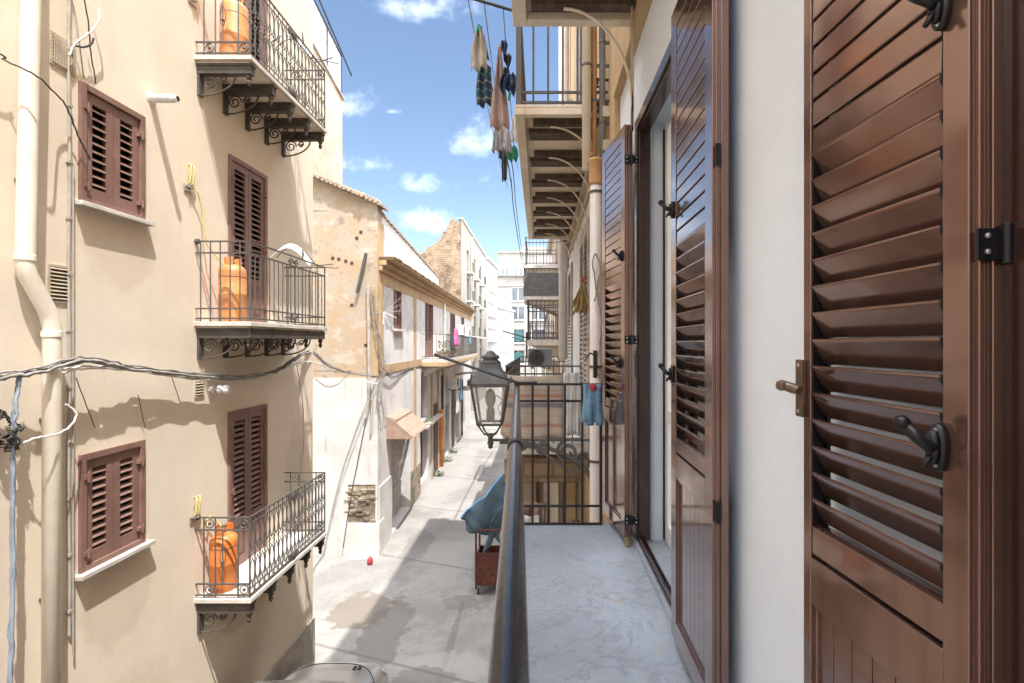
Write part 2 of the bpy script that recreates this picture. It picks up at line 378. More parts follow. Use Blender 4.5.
M = dict(
    beige=m_beige(), gable=m_gable(), street=m_street(), marble=m_marble(), bronze=m_bronze(),
    plinth=mat("plinth_concrete", (.42, .38, .34), .9, (.30, .26, .22), 2.2, bump=.3, bscale=18, extra=streaks(.4, (.22, .18, .14))),
    brown=mat("brown_shutter", (.235, .137, .112), .45, (.19, .108, .088), 4, bump=.1, bscale=30),
    frame=mat("dark_brown_frame", (.030, .0125, .0115), .22, (.024, .010, .0095), 3, coat=.5),
    brown_dark=mat("dark_wood", (.075, .04, .028), .6, (.05, .03, .02), 5),
    dark=mat("opening_shade", (.012, .011, .01), .9),  # near-black that stands in for the shade inside openings
    iron=mat("black_iron", (.011, .011, .012), .45, (.022, .02, .019), 12, bump=.1, bscale=60),
    iron_grey=mat("weathered_iron", (.085, .08, .075), .55, (.13, .105, .085), 9, .5, .7),
    fascia=mat("dark_beam", (.06, .05, .043), .7, (.09, .075, .06), 6, bump=.2),
    rail=mat("painted_rail", (.010, .011, .015), .2, (.026, .024, .024), 7, .5, .8, bump=.08, bscale=50, spec=.7,
             extra=lambda c, b: c.mix(c.math('MULTIPLY', c.ramp(c.noise(55, 5, .75), .60, .74), .3), b, (.16, .12, .09))),
    slab=mat("pale_slab", (.62, .58, .53), .8, (.48, .44, .40), 5, bump=.15, extra=streaks(.3, (.3, .26, .22))),
    cream=mat("cream_pipe", (.80, .74, .63), .5, (.74, .67, .56), 3, extra=streaks(.2, (.42, .33, .24))),
    conduit=mat("grey_conduit", (.42, .39, .35), .6, (.34, .30, .26), 6),
    cable=mat("grey_cable", (.20, .19, .18), .6, (.33, .31, .29), 14),
    cable_black=mat("black_cable", (.04, .038, .036), .6, (.08, .07, .065), 14),
    cable_white=mat("white_cable", (.70, .68, .63), .6),
    cable_blue=mat("bluish_cable", (.25, .29, .35), .6, (.19, .22, .27), 9),
    vent=mat("vent_grille", (.50, .44, .34), .7, (.40, .33, .25), 10),
    white_plastic=mat("white_plastic", (.74, .73, .70), .45, (.62, .60, .56), 7),
    gas=mat("orange_gas_paint", (.62, .20, .045), .45, (.50, .15, .035), 5, coat=.15, bump=.05,
            extra=lambda c, b: c.mix(c.math('MULTIPLY', c.ramp(c.noise(22, 5, .75), .58, .70), .55), b, (.25, .09, .03))),
    gas_pale=mat("faded_orange_gas_paint", (.66, .29, .11), .5, (.52, .20, .07), 5, bump=.05,
            extra=lambda c, b: c.mix(c.math('MULTIPLY', c.ramp(c.noise(18, 5, .75), .56, .70), .5), b, (.28, .12, .05))),
    yellow=mat("yellow_hose", (.72, .60, .22), .5, (.60, .48, .15), 12),
    white_wall=mat("white_plaster", (.67, .725, .82), .92, (.62, .675, .765), 2.5, .35, .7, bump=.16, bscale=170,
                   extra=lambda c, b: c.mix(c.math('MULTIPLY', c.ramp(c.noise(3, 6, .7), .55, .8), .25), b, (.62, .60, .57))),
    white_paint=mat("white_joinery", (.80, .80, .79), .4, (.76, .76, .745), 3),
    whitewash=mat("whitewash", (.62, .61, .595), .95, (.54, .525, .505), 1.6, bump=.35, bscale=10, extra=streaks(.55, (.27, .23, .19))),
    whitewash_blue=mat("old_whitewash", (.66, .65, .645), .95, (.55, .54, .535), 1.2, bump=.3, bscale=10, extra=streaks(.5, (.36, .31, .27))),
    ochre_trim=mat("ochre_trim", (.48, .345, .205), .9, (.40, .28, .155), 2, bump=.3, extra=streaks(.4, (.34, .22, .13))),
    tile=mat("roof_tile", (.40, .30, .22), .9, (.25, .20, .17), 6, bump=.5, bscale=14),
    ruin=m_stone("rubble_stone", (.25, .165, .098), (.13, .08, .048), (.27, .215, .15), 'x', 1.7),
    patch=m_stone("bare_stone", (.36, .29, .215), (.20, .15, .105), (.44, .40, .34), 'x', 3.4, .28),
    patch2=m_stone("brown_ashlar", (.40, .31, .22), (.31, .235, .165), (.26, .205, .15), 'x', 1.2, .05),
    ochre=mat("ochre_stone", (.50, .36, .20), .95, (.40, .27, .15), 1.5, bump=.5, bscale=12, extra=streaks(.55, (.24, .16, .10))),
    sand=mat("sand_render", (.48, .405, .315), .95, (.37, .30, .22), 1.1, bump=.35, bscale=10, extra=streaks(.4, (.33, .26, .19))),
    pale=mat("pale_render", (.30, .28, .25), .9, (.25, .23, .205), .6, bump=.2, bscale=8, extra=streaks(.45, (.18, .155, .13))),
    pale_white=mat("pale_white_render", (.40, .385, .37), .9, (.34, .325, .31), .5, extra=streaks(.3, (.26, .235, .21))),
    pinkish=mat("rosy_render", (.50, .38, .31), .95, (.40, .29, .23), 1.2, bump=.3, bscale=10, extra=streaks(.4, (.3, .22, .18))),
    pane=mat("window_pane", (.05, .06, .07), .12, (.09, .10, .11), .8, spec=.8),
    teal=mat("teal_blind", (.03, .11, .105), .6, (.025, .09, .085), 2),
    terracotta=mat("terracotta_sheet", (.38, .27, .21), .75, (.32, .21, .155), 4, bump=.2, extra=streaks(.3, (.32, .2, .15))),
    orange_pipe=mat("orange_pipe", (.62, .22, .05), .55, (.52, .17, .04), 5),
    rust=mat("rusty_red_metal", (.15, .04, .026), .7, (.085, .032, .022), 9, .4, .6, bump=.3, bscale=35,
             extra=lambda c, b: c.mix(c.math('MULTIPLY', c.ramp(c.noise(13, 6, .75), .56, .66), .8), b, (.30, .16, .10))),
    tarp=mat("blue_tarp", (.085, .14, .18), .6, (.06, .105, .14), 3, bump=.2, bscale=9),
    tarp_hem=mat("bright_blue_hem", (.10, .28, .55), .6),
    car=mat("silver_beige_paint", (.40, .38, .355), .3, (.37, .35, .325), 2, metal=.25, coat=.7),
    car_glass=mat("car_glass", (.02, .024, .025), .06, spec=.9),
    rubber=mat("black_rubber", (.02, .02, .02), .7),
    steel=mat("bright_steel", (.55, .55, .56), .3, metal=.9),
    lamp_iron=mat("lamp_grey_iron", (.075, .076, .076), .55, (.11, .105, .10), 8, bump=.15, bscale=30),
    black_plastic=mat("black_plastic", (.007, .007, .009), .36, spec=.35),
    handle_brown=mat("brown_handle", (.10, .052, .032), .3, (.06, .034, .024), 20, coat=.4),
    beam_under=mat("rusted_underside", (.105, .07, .05), .85, (.06, .042, .032), 8, .35, .6, bump=.4, bscale=25, extra=lambda c, b: c.mix(c.math('MULTIPLY', c.ramp(c.noise(3, 6, .7, stretch=(9, 1, 1)), .5, .7), .6), b, (.19, .12, .075))),
    slab_under=mat("cream_underside", (.74, .655, .53), .9, (.64, .54, .41), 2.5, bump=.2, extra=streaks(.35, (.33, .23, .15))),
    pipe_white=mat("whitish_pipe", (.62, .57, .54), .5, (.55, .49, .45), 2, extra=streaks(.25, (.42, .34, .29))),
    pipe_terra=mat("ochre_pipe", (.52, .30, .14), .6, (.44, .24, .1), 4),
    pipe_grey=mat("blue_grey_pipe", (.26, .28, .30), .5, (.20, .22, .24), 4),
    shutter_pale=mat("faded_shutter", (.42, .39, .36), .7, (.32, .29, .26), 5),
    ac=mat("grey_ac_unit", (.16, .17, .175), .6, (.20, .21, .21), 4),
    ac_white=mat("white_ac_unit", (.72, .70, .66), .6, (.62, .60, .56), 4),
    leaf=mat("plant_green", (.07, .12, .035), .6, (.11, .16, .05), 9),
    straw=mat("dried_straw", (.38, .28, .12), .9, (.26, .18, .07), 15),
    cloth_beige=mat("beige_cotton", (.42, .37, .32), .95, (.34, .30, .26), 6, bump=.2),
    cloth_navy=mat("navy_cotton", (.035, .05, .10), .95, (.05, .07, .13), 9),
    cloth_brown=mat("rosy_brown_cotton", (.42, .30, .26), .95, (.30, .19, .155), 5, bump=.2),
    cloth_dark=mat("charcoal_cotton", (.05, .055, .065), .95, (.08, .085, .095), 8),
    cloth_green=mat("green_cotton", (.02, .22, .12), .9, (.02, .16, .09), 6),
    cloth_white=mat("white_cotton", (.72, .71, .70), .95, (.6, .58, .57), 6),
    cloth_blue=mat("pale_blue_cotton", (.17, .30, .42), .95, (.11, .22, .33), 14),
    cloth_pink=mat("pink_cotton", (.70, .18, .42), .9, (.55, .12, .32), 8),
    red=mat("red_plastic", (.42, .05, .06), .4),
)
def m_plaid(name, base, bands, axis=2, per=.06):
    def f(c, b):
        co = c.xyz(); out = b
        for (p, w, col, ax) in bands:
            t = c.math('PINGPONG', co[ax], p); out = c.mix(c.math('MULTIPLY', c.math('LESS_THAN', t, w), .75), out, col)
        return out
    return mat(name, base, .95, tuple(v*.8 for v in base), 6, extra=f)
M['plaid'] = m_plaid("blue_plaid", (.03, .06, .09), ((.045, .012, (.10, .22, .24), 2), (.04, .010, (.02, .03, .05), 0), (.09, .006, (.35, .18, .12), 2)))
M['striped'] = m_plaid("grey_stripe", (.60, .57, .56), ((.03, .006, (.2, .18, .19), 0), (.045, .008, (.3, .27, .27), 1)))
M['awning'] = m_plaid("beige_stripe", (.50, .42, .35), ((.26, .028, (.12, .14, .22), 2), (.19, .022, (.42, .17, .11), 2), (.11, .012, (.62, .57, .50), 2), (.055, .008, (.34, .27, .22), 2)))
def m_glass():
    m = bpy.data.materials.new("lantern_glass"); m.use_nodes = True
    b = m.node_tree.nodes['Principled BSDF']; b.inputs['Base Color'].default_value = (.80, .76, .70, 1)
    b.inputs['Roughness'].default_value = .12; b.inputs['Alpha'].default_value = .28
    return m
M['glass'] = m_glass()
M['clear'] = mat("clear_glass", (.6, .65, .64), .04, alpha=.12)

# ================================================================ the setting
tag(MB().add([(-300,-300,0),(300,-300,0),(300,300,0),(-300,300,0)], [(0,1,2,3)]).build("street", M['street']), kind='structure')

# ================================================================ shared builders
def louvers(mb, o, u, n, w, z0, z1, pitch, blade, t, out=.0):
    """tilted blades between z0 and z1 along u (width w); the edge towards n (the viewer's side) is the lower one"""
    o, u, n = Vector(o), Vector(u).normalized(), Vector(n).normalized()
    k = int((z1 - z0) / pitch)
    for i in range(k):
        z = z0 + (i + .5) * (z1 - z0) / k
        c = o + n*out; c.z = z
        mb.obox(c - n*blade*.35 + Vector((0,0,blade*.38)), u*w, n*blade*.7 - Vector((0,0,blade*.76)), Vector((0,0,t)))

def leaf_shutter(mb, o, u, n, w, z0, z1, zmid=None, th=.04, st=.075, pitch=.075):
    """one closed leaf: stiles and rails, blades above, a boarded field below zmid"""
    o, u, n = Vector(o), Vector(u).normalized(), Vector(n).normalized()
    q = lambda a, d, z: Vector((o.x, o.y, 0)) + u*a + n*d + Vector((0,0,z))
    def bx(a0, a1, d0, d1, za, zb): mb.obox(q(a0,d0,za), u*(a1-a0), n*(d1-d0), Vector((0,0,zb-za)))
    bx(0, st, 0, th, z0, z1); bx(w-st, w, 0, th, z0, z1)
    bx(st, w-st, 0, th, z1-st*1.2, z1); bx(st, w-st, 0, th, z0, z0+st*1.5)
    zl = z0 + st*1.5
    if zmid:
        bx(st, w-st, 0, th, zmid-.05, zmid+.05)
        bx(st, w-st, .006, th*.55, zl, zmid-.05)
        bx(st+.05, w-st-.05, th*.5, th*.85, zl+.05, zmid-.10)
        zl = zmid + .05
    louvers(mb, q(st,0,0), u, n, w-2*st, zl+.005, z1-st*1.2-.005, pitch, .042, .008, th*.55)

def closed_shutters(parent, name, y0, y1, z0, z1, x, zmid=None, sill=False, label=None, mtl='brown', pitch=.075):
    """window or balcony door in a wall facing +X: frame mesh, two closed leaves, sill"""
    f = MB(); fr = .06
    f.box(x-.10, x+.03, y0, y0+fr, z0, z1); f.box(x-.10, x+.03, y1-fr, y1, z0, z1); f.box(x-.10, x+.03, y0+fr, y1-fr, z1-fr, z1)
    if not zmid: f.box(x-.10, x+.03, y0+fr, y1-fr, z0, z0+fr*.8)
    fo = f.build(name, M[mtl], parent, bevel=.004)
    if label: fo['label'] = label
    MB().box(x-.13, x-.11, y0+.01, y1-.01, z0+.01, z1-.01).build("shade_backing", M['dark'], fo)  # near-black sheet painting the unlit space behind the leaves
    w = (y1-y0-2*fr)/2
    zb = z0 + (.01 if zmid else fr*.8)
    for i in range(2):
        m = MB(); leaf_shutter(m, (x-.035, y0+fr+i*w+.003, 0), (0,1,0), (1,0,0), w-.006, zb, z1-fr-.004, zmid, pitch=pitch)
        m.build("shutter_leaf", M[mtl], fo)
        yh = y0+fr if i == 0 else y1-fr
        for zz in (.12, .5, .86) if zmid else (.15, .8):
            zc = z0 + (z1-z0)*zz; hs = MB(); hs.box(x+.004, x+.042, yh-.035, yh+.035, zc-.02, zc+.02); hs.tube([(x+.045, yh, zc-.045), (x+.045, yh, zc+.045)], .009); hs.build("hinge", M[mtl], fo)
    if sill: MB().box(x-.02, x+.085, y0-.05, y1+.06, z0-.045, z0-.002).build("sill", M['slab'], fo, bevel=.005)
    return fo

def scroll(c, r0, turns, ax, up, n=22, start=0, r1=.25):
    """flat spiral about c in the plane of ax and up"""
    c, ax, up = Vector(c), Vector(ax), Vector(up); out = []
    for i in range(n+1):
        t = i/n; a = start + turns*2*math.pi*t; r = r0*(1-(1-r1)*t)
        out.append(c + ax*r*math.cos(a) + up*r*math.sin(a))
    return out

# ================================================================ our own building, its balcony and its three open shutters
WX = .645; FZ = EYE - 1.30
own = thing("white_apartment_building", (WX, 1, 0), "white plastered building with two glossy brown louvred balcony doors and a grey marble balcony", "building")
def own_wall():
    m = MB()
    # plastered storey, openings for the two balcony doors
    O = (WX, 4.02, FZ-.02); holes = [(4.02-3.19, 4.02-2.10, .02, 2.72), (4.02-.66, 4.02+.45, .02, 2.72)]
    m.wall(O, (0,-1,0), (-1,0,0), 10, 3.28, holes, .22)
    m.add([(WX,4.02,FZ-.02),(WX,4.02,FZ+3.26),(WX+.3,4.02,FZ+3.26),(WX+.3,4.02,FZ-.02)], [(0,1,2,3)])
    m.build("wall", M['white_wall'], own)
    n = MB()
    n.box(WX-.06, WX+3.1, -6, 4.0, FZ+3.262, 18.1); n.box(WX+.02, WX+3.1, -6, 4.0, 0, FZ-.022)
    n.box(WX-.2, WX+3.3, -6, 4.1, 18.1, 18.3)
    n.build("ochre_wall", M['ochre'], own)
    r = MB()                                                      # the rooms behind; far room's back opening added to let sky light in
    for y0, y1 in ((2.0, 3.9), (-1.5, .9)):
        r.box(WX+3, WX+3.1, y0-.6, y1+.05, FZ, FZ+.7 if y0 > 0 else FZ+2.9); r.box(WX+.235, WX+3, y0-.7, y0-.6, FZ, FZ+2.9); r.box(WX+.235, WX+3, y1+.05, y1+.1, FZ, FZ+2.9)
        r.box(WX+.235, WX+3, y0-.6, y1+.05, FZ+2.9, FZ+3)
    r.build("room_wall", M['white_paint'], own)
    MB().box(WX+.0, WX+3, -2.2, 3.98, FZ-.3, FZ-.012).build("room_floor", M['marble'], own)
own_wall()
def door_frame(y0, y1, glass):
    """brown aluminium outer frame of a balcony door whose opening runs from y0 to y1"""
    m = MB(); pj = .035 if glass else .004
    z1 = FZ + 2.72
    for (a, b) in ((y0-.035, y0+.030), (y1-.030, y1+.035)):
        m.box(WX-pj, WX+.004, a, b, FZ+.055, z1); 
    m.box(WX-pj, WX+.004, y0+.03, y1-.03, z1-.065, z1)
    for (a, b) in ((y0+.03, y0+.048), (y1-.048, y1-.03)): m.box(WX-.02, WX+.05, a, b, FZ+.06, z1-.065)
    m.box(WX-.02, WX+.05, y0+.048, y1-.048, z1-.085, z1-.065)
    if glass: m.box(WX-.018, WX-.002, y0-.06, y0-.035, FZ+.05, z1+.02); m.box(WX-.018, WX-.002, y1+.035, y1+.06, FZ+.05, z1+.02); m.box(WX-.018, WX-.002, y0-.06, y1+.06, z1+.0, z1+.022)
    m.box(WX-.03, WX+.02, y0-.03, y1+.03, FZ+.042, FZ+.062); m.box(WX-.024, WX-.012, y0+.03, y1-.03, FZ+.062, FZ+.085); m.box(WX+.004, WX+.014, y0+.03, y1-.03, FZ+.062, FZ+.078)
    f = m.build("door_frame", M['frame'], own, bevel=.003)
    MB().box(WX-.045, WX+.215, y0-.08, y1+.08, FZ-.0, FZ+.042).build("threshold", M['marble'], f, bevel=.004)
    if not glass: return
    g = MB(); X0, X1 = WX+.15, WX+.20
    for (a, b) in ((y0+.002, y0+.07), (y1-.07, y1-.002), ((y0+y1)/2-.06, (y0+y1)/2+.06)): g.box(X0, X1, a, b, FZ+.043, z1-.003)
    for a, b in ((y0+.07, (y0+y1)/2-.06), ((y0+y1)/2+.06, y1-.07)):
        g.box(X0, X1, a, b, FZ+.043, FZ+.16); g.box(X0, X1, a, b, z1-.08, z1-.003); g.box(X0+.004, X1-.004, a, b, FZ+.8, FZ+.88)
    d = g.build("glass_door", M['white_paint'], f, bevel=.003)
    p = MB()
    for a, b in ((y0+.07, (y0+y1)/2-.06), ((y0+y1)/2+.06, y1-.07)): p.box(X0+.02, X0+.026, a, b, FZ+.16, z1-.08)
    p.build("glass_pane", M['clear'], f)
    s = MB(); s.box(X0-.012, X0-.001, y1-.012, y1-.004, FZ+.05, z1-.06); s.build("door_gasket", M['black_plastic'], f)
door_frame(2.10, 3.19, True); door_frame(-.45, .66, False)

def aluminium_leaf(A, B, near, label, ops, lock=False, wl=.075, wr=.075, edge_bolts=False):
    """louvred aluminium shutter leaf; its visible face runs from A (far end) to B (near end) in plan, thickness goes towards the wall"""
    A, B = Vector((A[0], A[1], 0)), Vector((B[0], B[1], 0)); Lw = (B-A).length; u = (B-A)/Lw
    n = Vector((-u.y, u.x, 0)); n = n if n.x > 0 else -n          # towards the wall
    th = .042; z0, z1 = EYE-1.23, EYE+1.385; zs = EYE-.385
    q = lambda a, d, z: A + u*a + n*d + Vector((0,0,z))
    def bx(mb, a0, a1, d0, d1, za, zb): mb.obox(q(a0,d0,za), u*(a1-a0), n*(d1-d0), Vector((0,0,zb-za)))
    f = MB()
    bx(f, 0, wl, 0, th, z0, z1); bx(f, Lw-wr, Lw, 0, th, z0, z1)
    bx(f, wl, Lw-wr, 0, th, z1-.085, z1)
    bx(f, wl, Lw-wr, .003, th-.003, zs-.062, zs-.004)                 # slat-frame foot
    bx(f, wl, Lw-wr, .0, th, zs-.168, zs-.070)                        # lock rail
    bx(f, wl, Lw-wr, 0, th, z0, z0+.085)
    for a in (wl, Lw-wr-.011):                                        # bead round the lower field
        bx(f, a, a+.011, .007, .02, z0+.096, zs-.179)
    bx(f, wl, Lw-wr, .007, .02, z0+.085, z0+.096); bx(f, wl, Lw-wr, .007, .02, zs-.179, zs-.168)
    # stepped profile of the edges
    bx(f, Lw-.001, Lw+.006, .010, .017, z0+.01, z1-.01); bx(f, Lw-.001, Lw+.010, .026, th+.008, z0+.01, z1-.01)
    bx(f, -.006, .001, .012, th-.004, z0+.01, z1-.01)
    sh = f.build("shutter", M['bronze'], own, bevel=.0022); sh['label'] = label
    s = MB(); k = round((z1-.085-zs)/.0553); pitch = (z1-.085-zs)/k
    prof = [(.0035,.0290),(.0002,.0275),(.0000,.0245),(.0015,.0215),(.0285,-.0245),(.0315,-.0262),(.0325,-.0235),(.0075,.0270)]
    closed = [(.012,.0275),(.0065,.0262),(.0038,.022),(.0026,-.0235),(.0042,-.0255),(.009,-.0262),(.0125,-.0255),(.014,.022)]
    for i in range(k):
        zc = zs + (i+.5)*pitch
        if zc > EYE+.40: s.prism([q(wl+.004, d, zc+h) for d, h in closed], u*(Lw-wl-wr-.008))
        else: s.prism([q(wl+.004, d, zc+h) for d, h in prof], u*(Lw-wl-wr-.008))
    s.build("slats", M['bronze'], sh)
    c = MB()
    for i in range(k):
        zc = zs + (i+.5)*pitch
        if zc > EYE+.40: continue
        for a in (wl+.0002, Lw-wr-.0052):
            c.prism([q(a, d, zc+h) for d, h in ((.0,.028),(.006,.028),(.033,-.024),(.026,-.028),(.001,.018))], u*.005)
    for a0, a1 in ((wl+.0002, wl+.0032), (Lw-wr-.0032, Lw-wr-.0002)): bx(c, a0, a1, .004, th-.002, zs, z1-.09)  # black strips lining the slat channels paint their recess dark
    for a0, a1 in ((wl+.0005, wl+.010), (Lw-wr-.010, Lw-wr-.0005)): bx(c, a0, a1, .030, th-.004, zs, z1-.09)
    c.build("slat_clips_and_shade", M['black_plastic'], sh)
    p = MB(); nb = max(4, round((Lw-wl-wr)/.055)); bw = (Lw-wl-wr)/nb
    for i in range(nb): bx(p, wl+i*bw+.0012, wl+(i+1)*bw-.0012, .014, .022, z0+.09, zs-.172)
    bx(p, wl, Lw-wr, .018, .026, z0+.088, zs-.17)
    p.build("panel", M['bronze'], sh, bevel=.0008)
    for (a, z) in ops:                                                # black levers that turn the blades
        h = MB(); c0 = q(a, 0, z)
        oval = lambda ru, rz, d: [q(a + ru*math.cos(t*math.pi/8), d, z + rz*math.sin(t*math.pi/8)) for t in range(16)]
        h.prism(oval(.0145, .036, -.0005), -n*.010); h.prism(oval(.010, .026, -.009), -n*.010)
        h.tube([q(a, -.012, z), q(a+.004, -.026, z+.004), q(a-.004, -.036, z+.014), q(a-.014, -.046, z+.030)], [.0095,.009,.0085,.0095], 10)
        h.lathe(q(a-.0165, -.0485, z+.034), [(.004,-.010),(.0105,-.005),(.0115,.002),(.009,.009),(.003,.012)], 12, axis=(-n*.6+Vector((0,0,.8))))
        h.tube([q(a,-.008,z-.012), q(a,-.022,z-.016), q(a,-.030,z-.030)], [.005,.005,.004], 8)
        h.build("louvre_lever", M['black_plastic'], sh, smooth=True)
        pl = MB()
        for dz in (-.026, .026): pl.lathe(q(a, -.0095, z+dz), [(.0035,0),(.0035,.0015),(.001,.0022)], 10, axis=-n)
        pl.build("screw", M['steel'], sh)
    if lock:                                                          # turn handle on the free stile
        z = EYE - .098; a = .006
        h = MB(); bx(h, -.014, .012, -.010, -.001, z-.062, z+.062)
        h.tube([q(a-.006,-.008,z), q(a-.006,-.026,z)], .010, 12)
        h.tube([q(a+.012,-.020,z-.004), q(a-.004,-.026,z+.000), q(a-.013,-.034,z+.004), q(a-.017,-.040,z+.005)], [.0095,.0115,.011,.0115], 12)
        h.lathe(q(a-.018,-.041,z+.005), [(.004,-.012),(.0115,-.008),(.0135,0),(.0115,.008),(.004,.012)], 14, axis=(0,0,1))
        h.build("turn_handle", M['handle_brown'], sh, bevel=.0015)
        sc = MB()
        for dz in (-.05, .05): sc.lathe(q(-.001, -.0102, z+dz), [(.004,0),(.004,.0015),(.001,.002)], 10, axis=-n)
        sc.build("screw", M['steel'], sh)
    if edge_bolts:                                                    # latches let into the closing edge
        e = MB()
        for z in (EYE+.60, EYE-.54): e.obox(q(Lw+.009, .006, z-.035), u*.005, n*.018, Vector((0,0,.07)))
        e.build("edge_latch", M['black_plastic'], sh, bevel=.001)
    return sh, q, u, n, Lw

def plate_hinge(parent, c, u, v, s=1.0):
    """black two-leaf hinge: knuckle at c, leaves along u and -u, proud along v"""
    c, u, v = Vector(c), Vector(u).normalized(), Vector(v).normalized(); h = MB(); Z = Vector((0,0,1))
    h.obox(c + u*.006*s - Z*.028*s, u*.045*s, v*.006*s, Z*.056*s); h.obox(c - u*.05*s - Z*.028*s, u*.044*s, v*.006*s, Z*.056*s)
    h.tube([c - Z*.036*s + v*.006, c + Z*.036*s + v*.006], .010*s, 12)
    o = h.build("hinge", M['black_plastic'], parent, bevel=.0012)
    b = MB()
    for k in (-.034, .034):
        for z in (-.014, .014): b.lathe(c + u*k*s + Z*z*s + v*.006*s, [(.0052*s,0),(.005*s,.002),(.002*s,.0032)], 12, axis=v)
    b.build("screw", M['steel'], parent)

# the far leaf of the far door, swung back but a little off the wall
s1, q1, u1, n1, L1 = aluminium_leaf((.457, 3.68), (.535, 3.165), 0, "louvred leaf at the far end by the railing, swung back off the wall", [(.47, EYE+.56), (.44, EYE-.13)])
for z in (EYE+1.16, EYE-.02+.04, EYE-1.12): plate_hinge(s1, (.578, 3.16, z), (1,.10,0), (0,-1,0), .9)
w = MB().prism([q1(L1-.03, .01, EYE-1.23), q1(L1-.005, .01, EYE-1.23), q1(L1-.008, .012, EYE-1.296), q1(L1-.018, .012, EYE-1.296)], n1*.022); w.build("door_wedge", M['straw'], s1)
# the near leaf of the far door, folded flat against the wall
s2, q2, u2, n2, L2 = aluminium_leaf((.557, 2.125), (.551, 1.600), 0, "middle louvred leaf folded flat beside the white plaster", [(.04, EYE+.555), (.04, EYE-.13)], edge_bolts=True)
for z in (EYE+1.16, EYE, EYE-1.12): plate_hinge(s2, (.603, 2.13, z), (1,0,0), (0,1,0), .8)
# the leaf right beside the camera
s3, q3, u3, n3, L3 = aluminium_leaf((.573, 1.088), (.6005, .700), 0, "closest louvred leaf with copper highlights and a brown turn handle", [(.350, EYE+.497), (.346, EYE-.155)], lock=True, wl=.026, wr=.043)
for z in (EYE+1.16, EYE+.136, EYE-1.12):
    plate_hinge(s3, (.640, .690, z), (-1,0,0), (0,-1,0), .78)

def own_balcony():
    f = MB()
    # floor slab: the street edge runs slightly askew to the wall
    z = FZ
    f.prism([(-.055,-2.5,z-.06),(-.205,3.62,z-.06),(WX-.003,3.62,z-.06),(WX-.003,-2.5,z-.06)], (0,0,.06))
    bal = f.build("balcony", M['marble'], own, bevel=.008); bal['label'] = "grey marble balcony floor with its black railing"
    g = MB(); g.prism([(-.03,-2.45,z-.20),(-.17,3.56,z-.20),(WX-.006,3.56,z-.20),(WX-.006,-2.45,z-.20)], (0,0,.138)); g.build("slab_edge", M['slab_under'], bal)
    RZ = EYE - .315
    rx = lambda y: -.028 - (y-.44)*.0435
    h = MB(); h.tube([(rx(y), y, RZ) for y in (-2.4, -.5, .5, 1.5, 2.5, 3.575)], .0195, 20); h.build("handrail", M['rail'], bal, smooth=True)
    k = MB()
    for y in (1.52, -.2): k.lathe((rx(y), y, RZ), [(.0225,-.016),(.0245,-.012),(.0245,.012),(.0225,.016)], 20, axis=(-.0435,1,0))
    k.build("rail_clamp", M['iron'], bal)
    b = MB(); y = -2.35; i = 0
    while y < 3.5:
        b.tube([(rx(y), y, FZ), (rx(y), y, RZ)], .007, 8); y += .118
    b.tube([(rx(-2.35), -2.35, FZ+.10), (rx(3.57), 3.57, FZ+.10)], .008, 6); b.tube([(rx(-2.35), -2.35, RZ-.12), (rx(3.57), 3.57, RZ-.12)], .008, 6)
    b.build("front_bars", M['iron'], bal)
    e = MB(); Y = 3.575
    e.box(rx(Y)-.02, .445, Y-.010, Y+.010, RZ+.012, RZ+.028); e.box(rx(Y)-.0, .10*0-.02, Y-.02, Y+.02, RZ+.018, RZ+.036)
    for zz in (EYE-.415, EYE-1.165, EYE-1.292): e.box(rx(Y), .445, Y-.007, Y+.007, zz-.008, zz+.008)
    for xx in (rx(Y), -.053, .060, .177, .302): e.tube([(xx, Y, FZ), (xx, Y, RZ+.02)], .0085, 8)
    e.box(.425, .445, Y-.011, Y+.011, FZ-.02, RZ+.02)
    e.build("end_railing", M['iron'], bal, bevel=.002)
own_balcony()

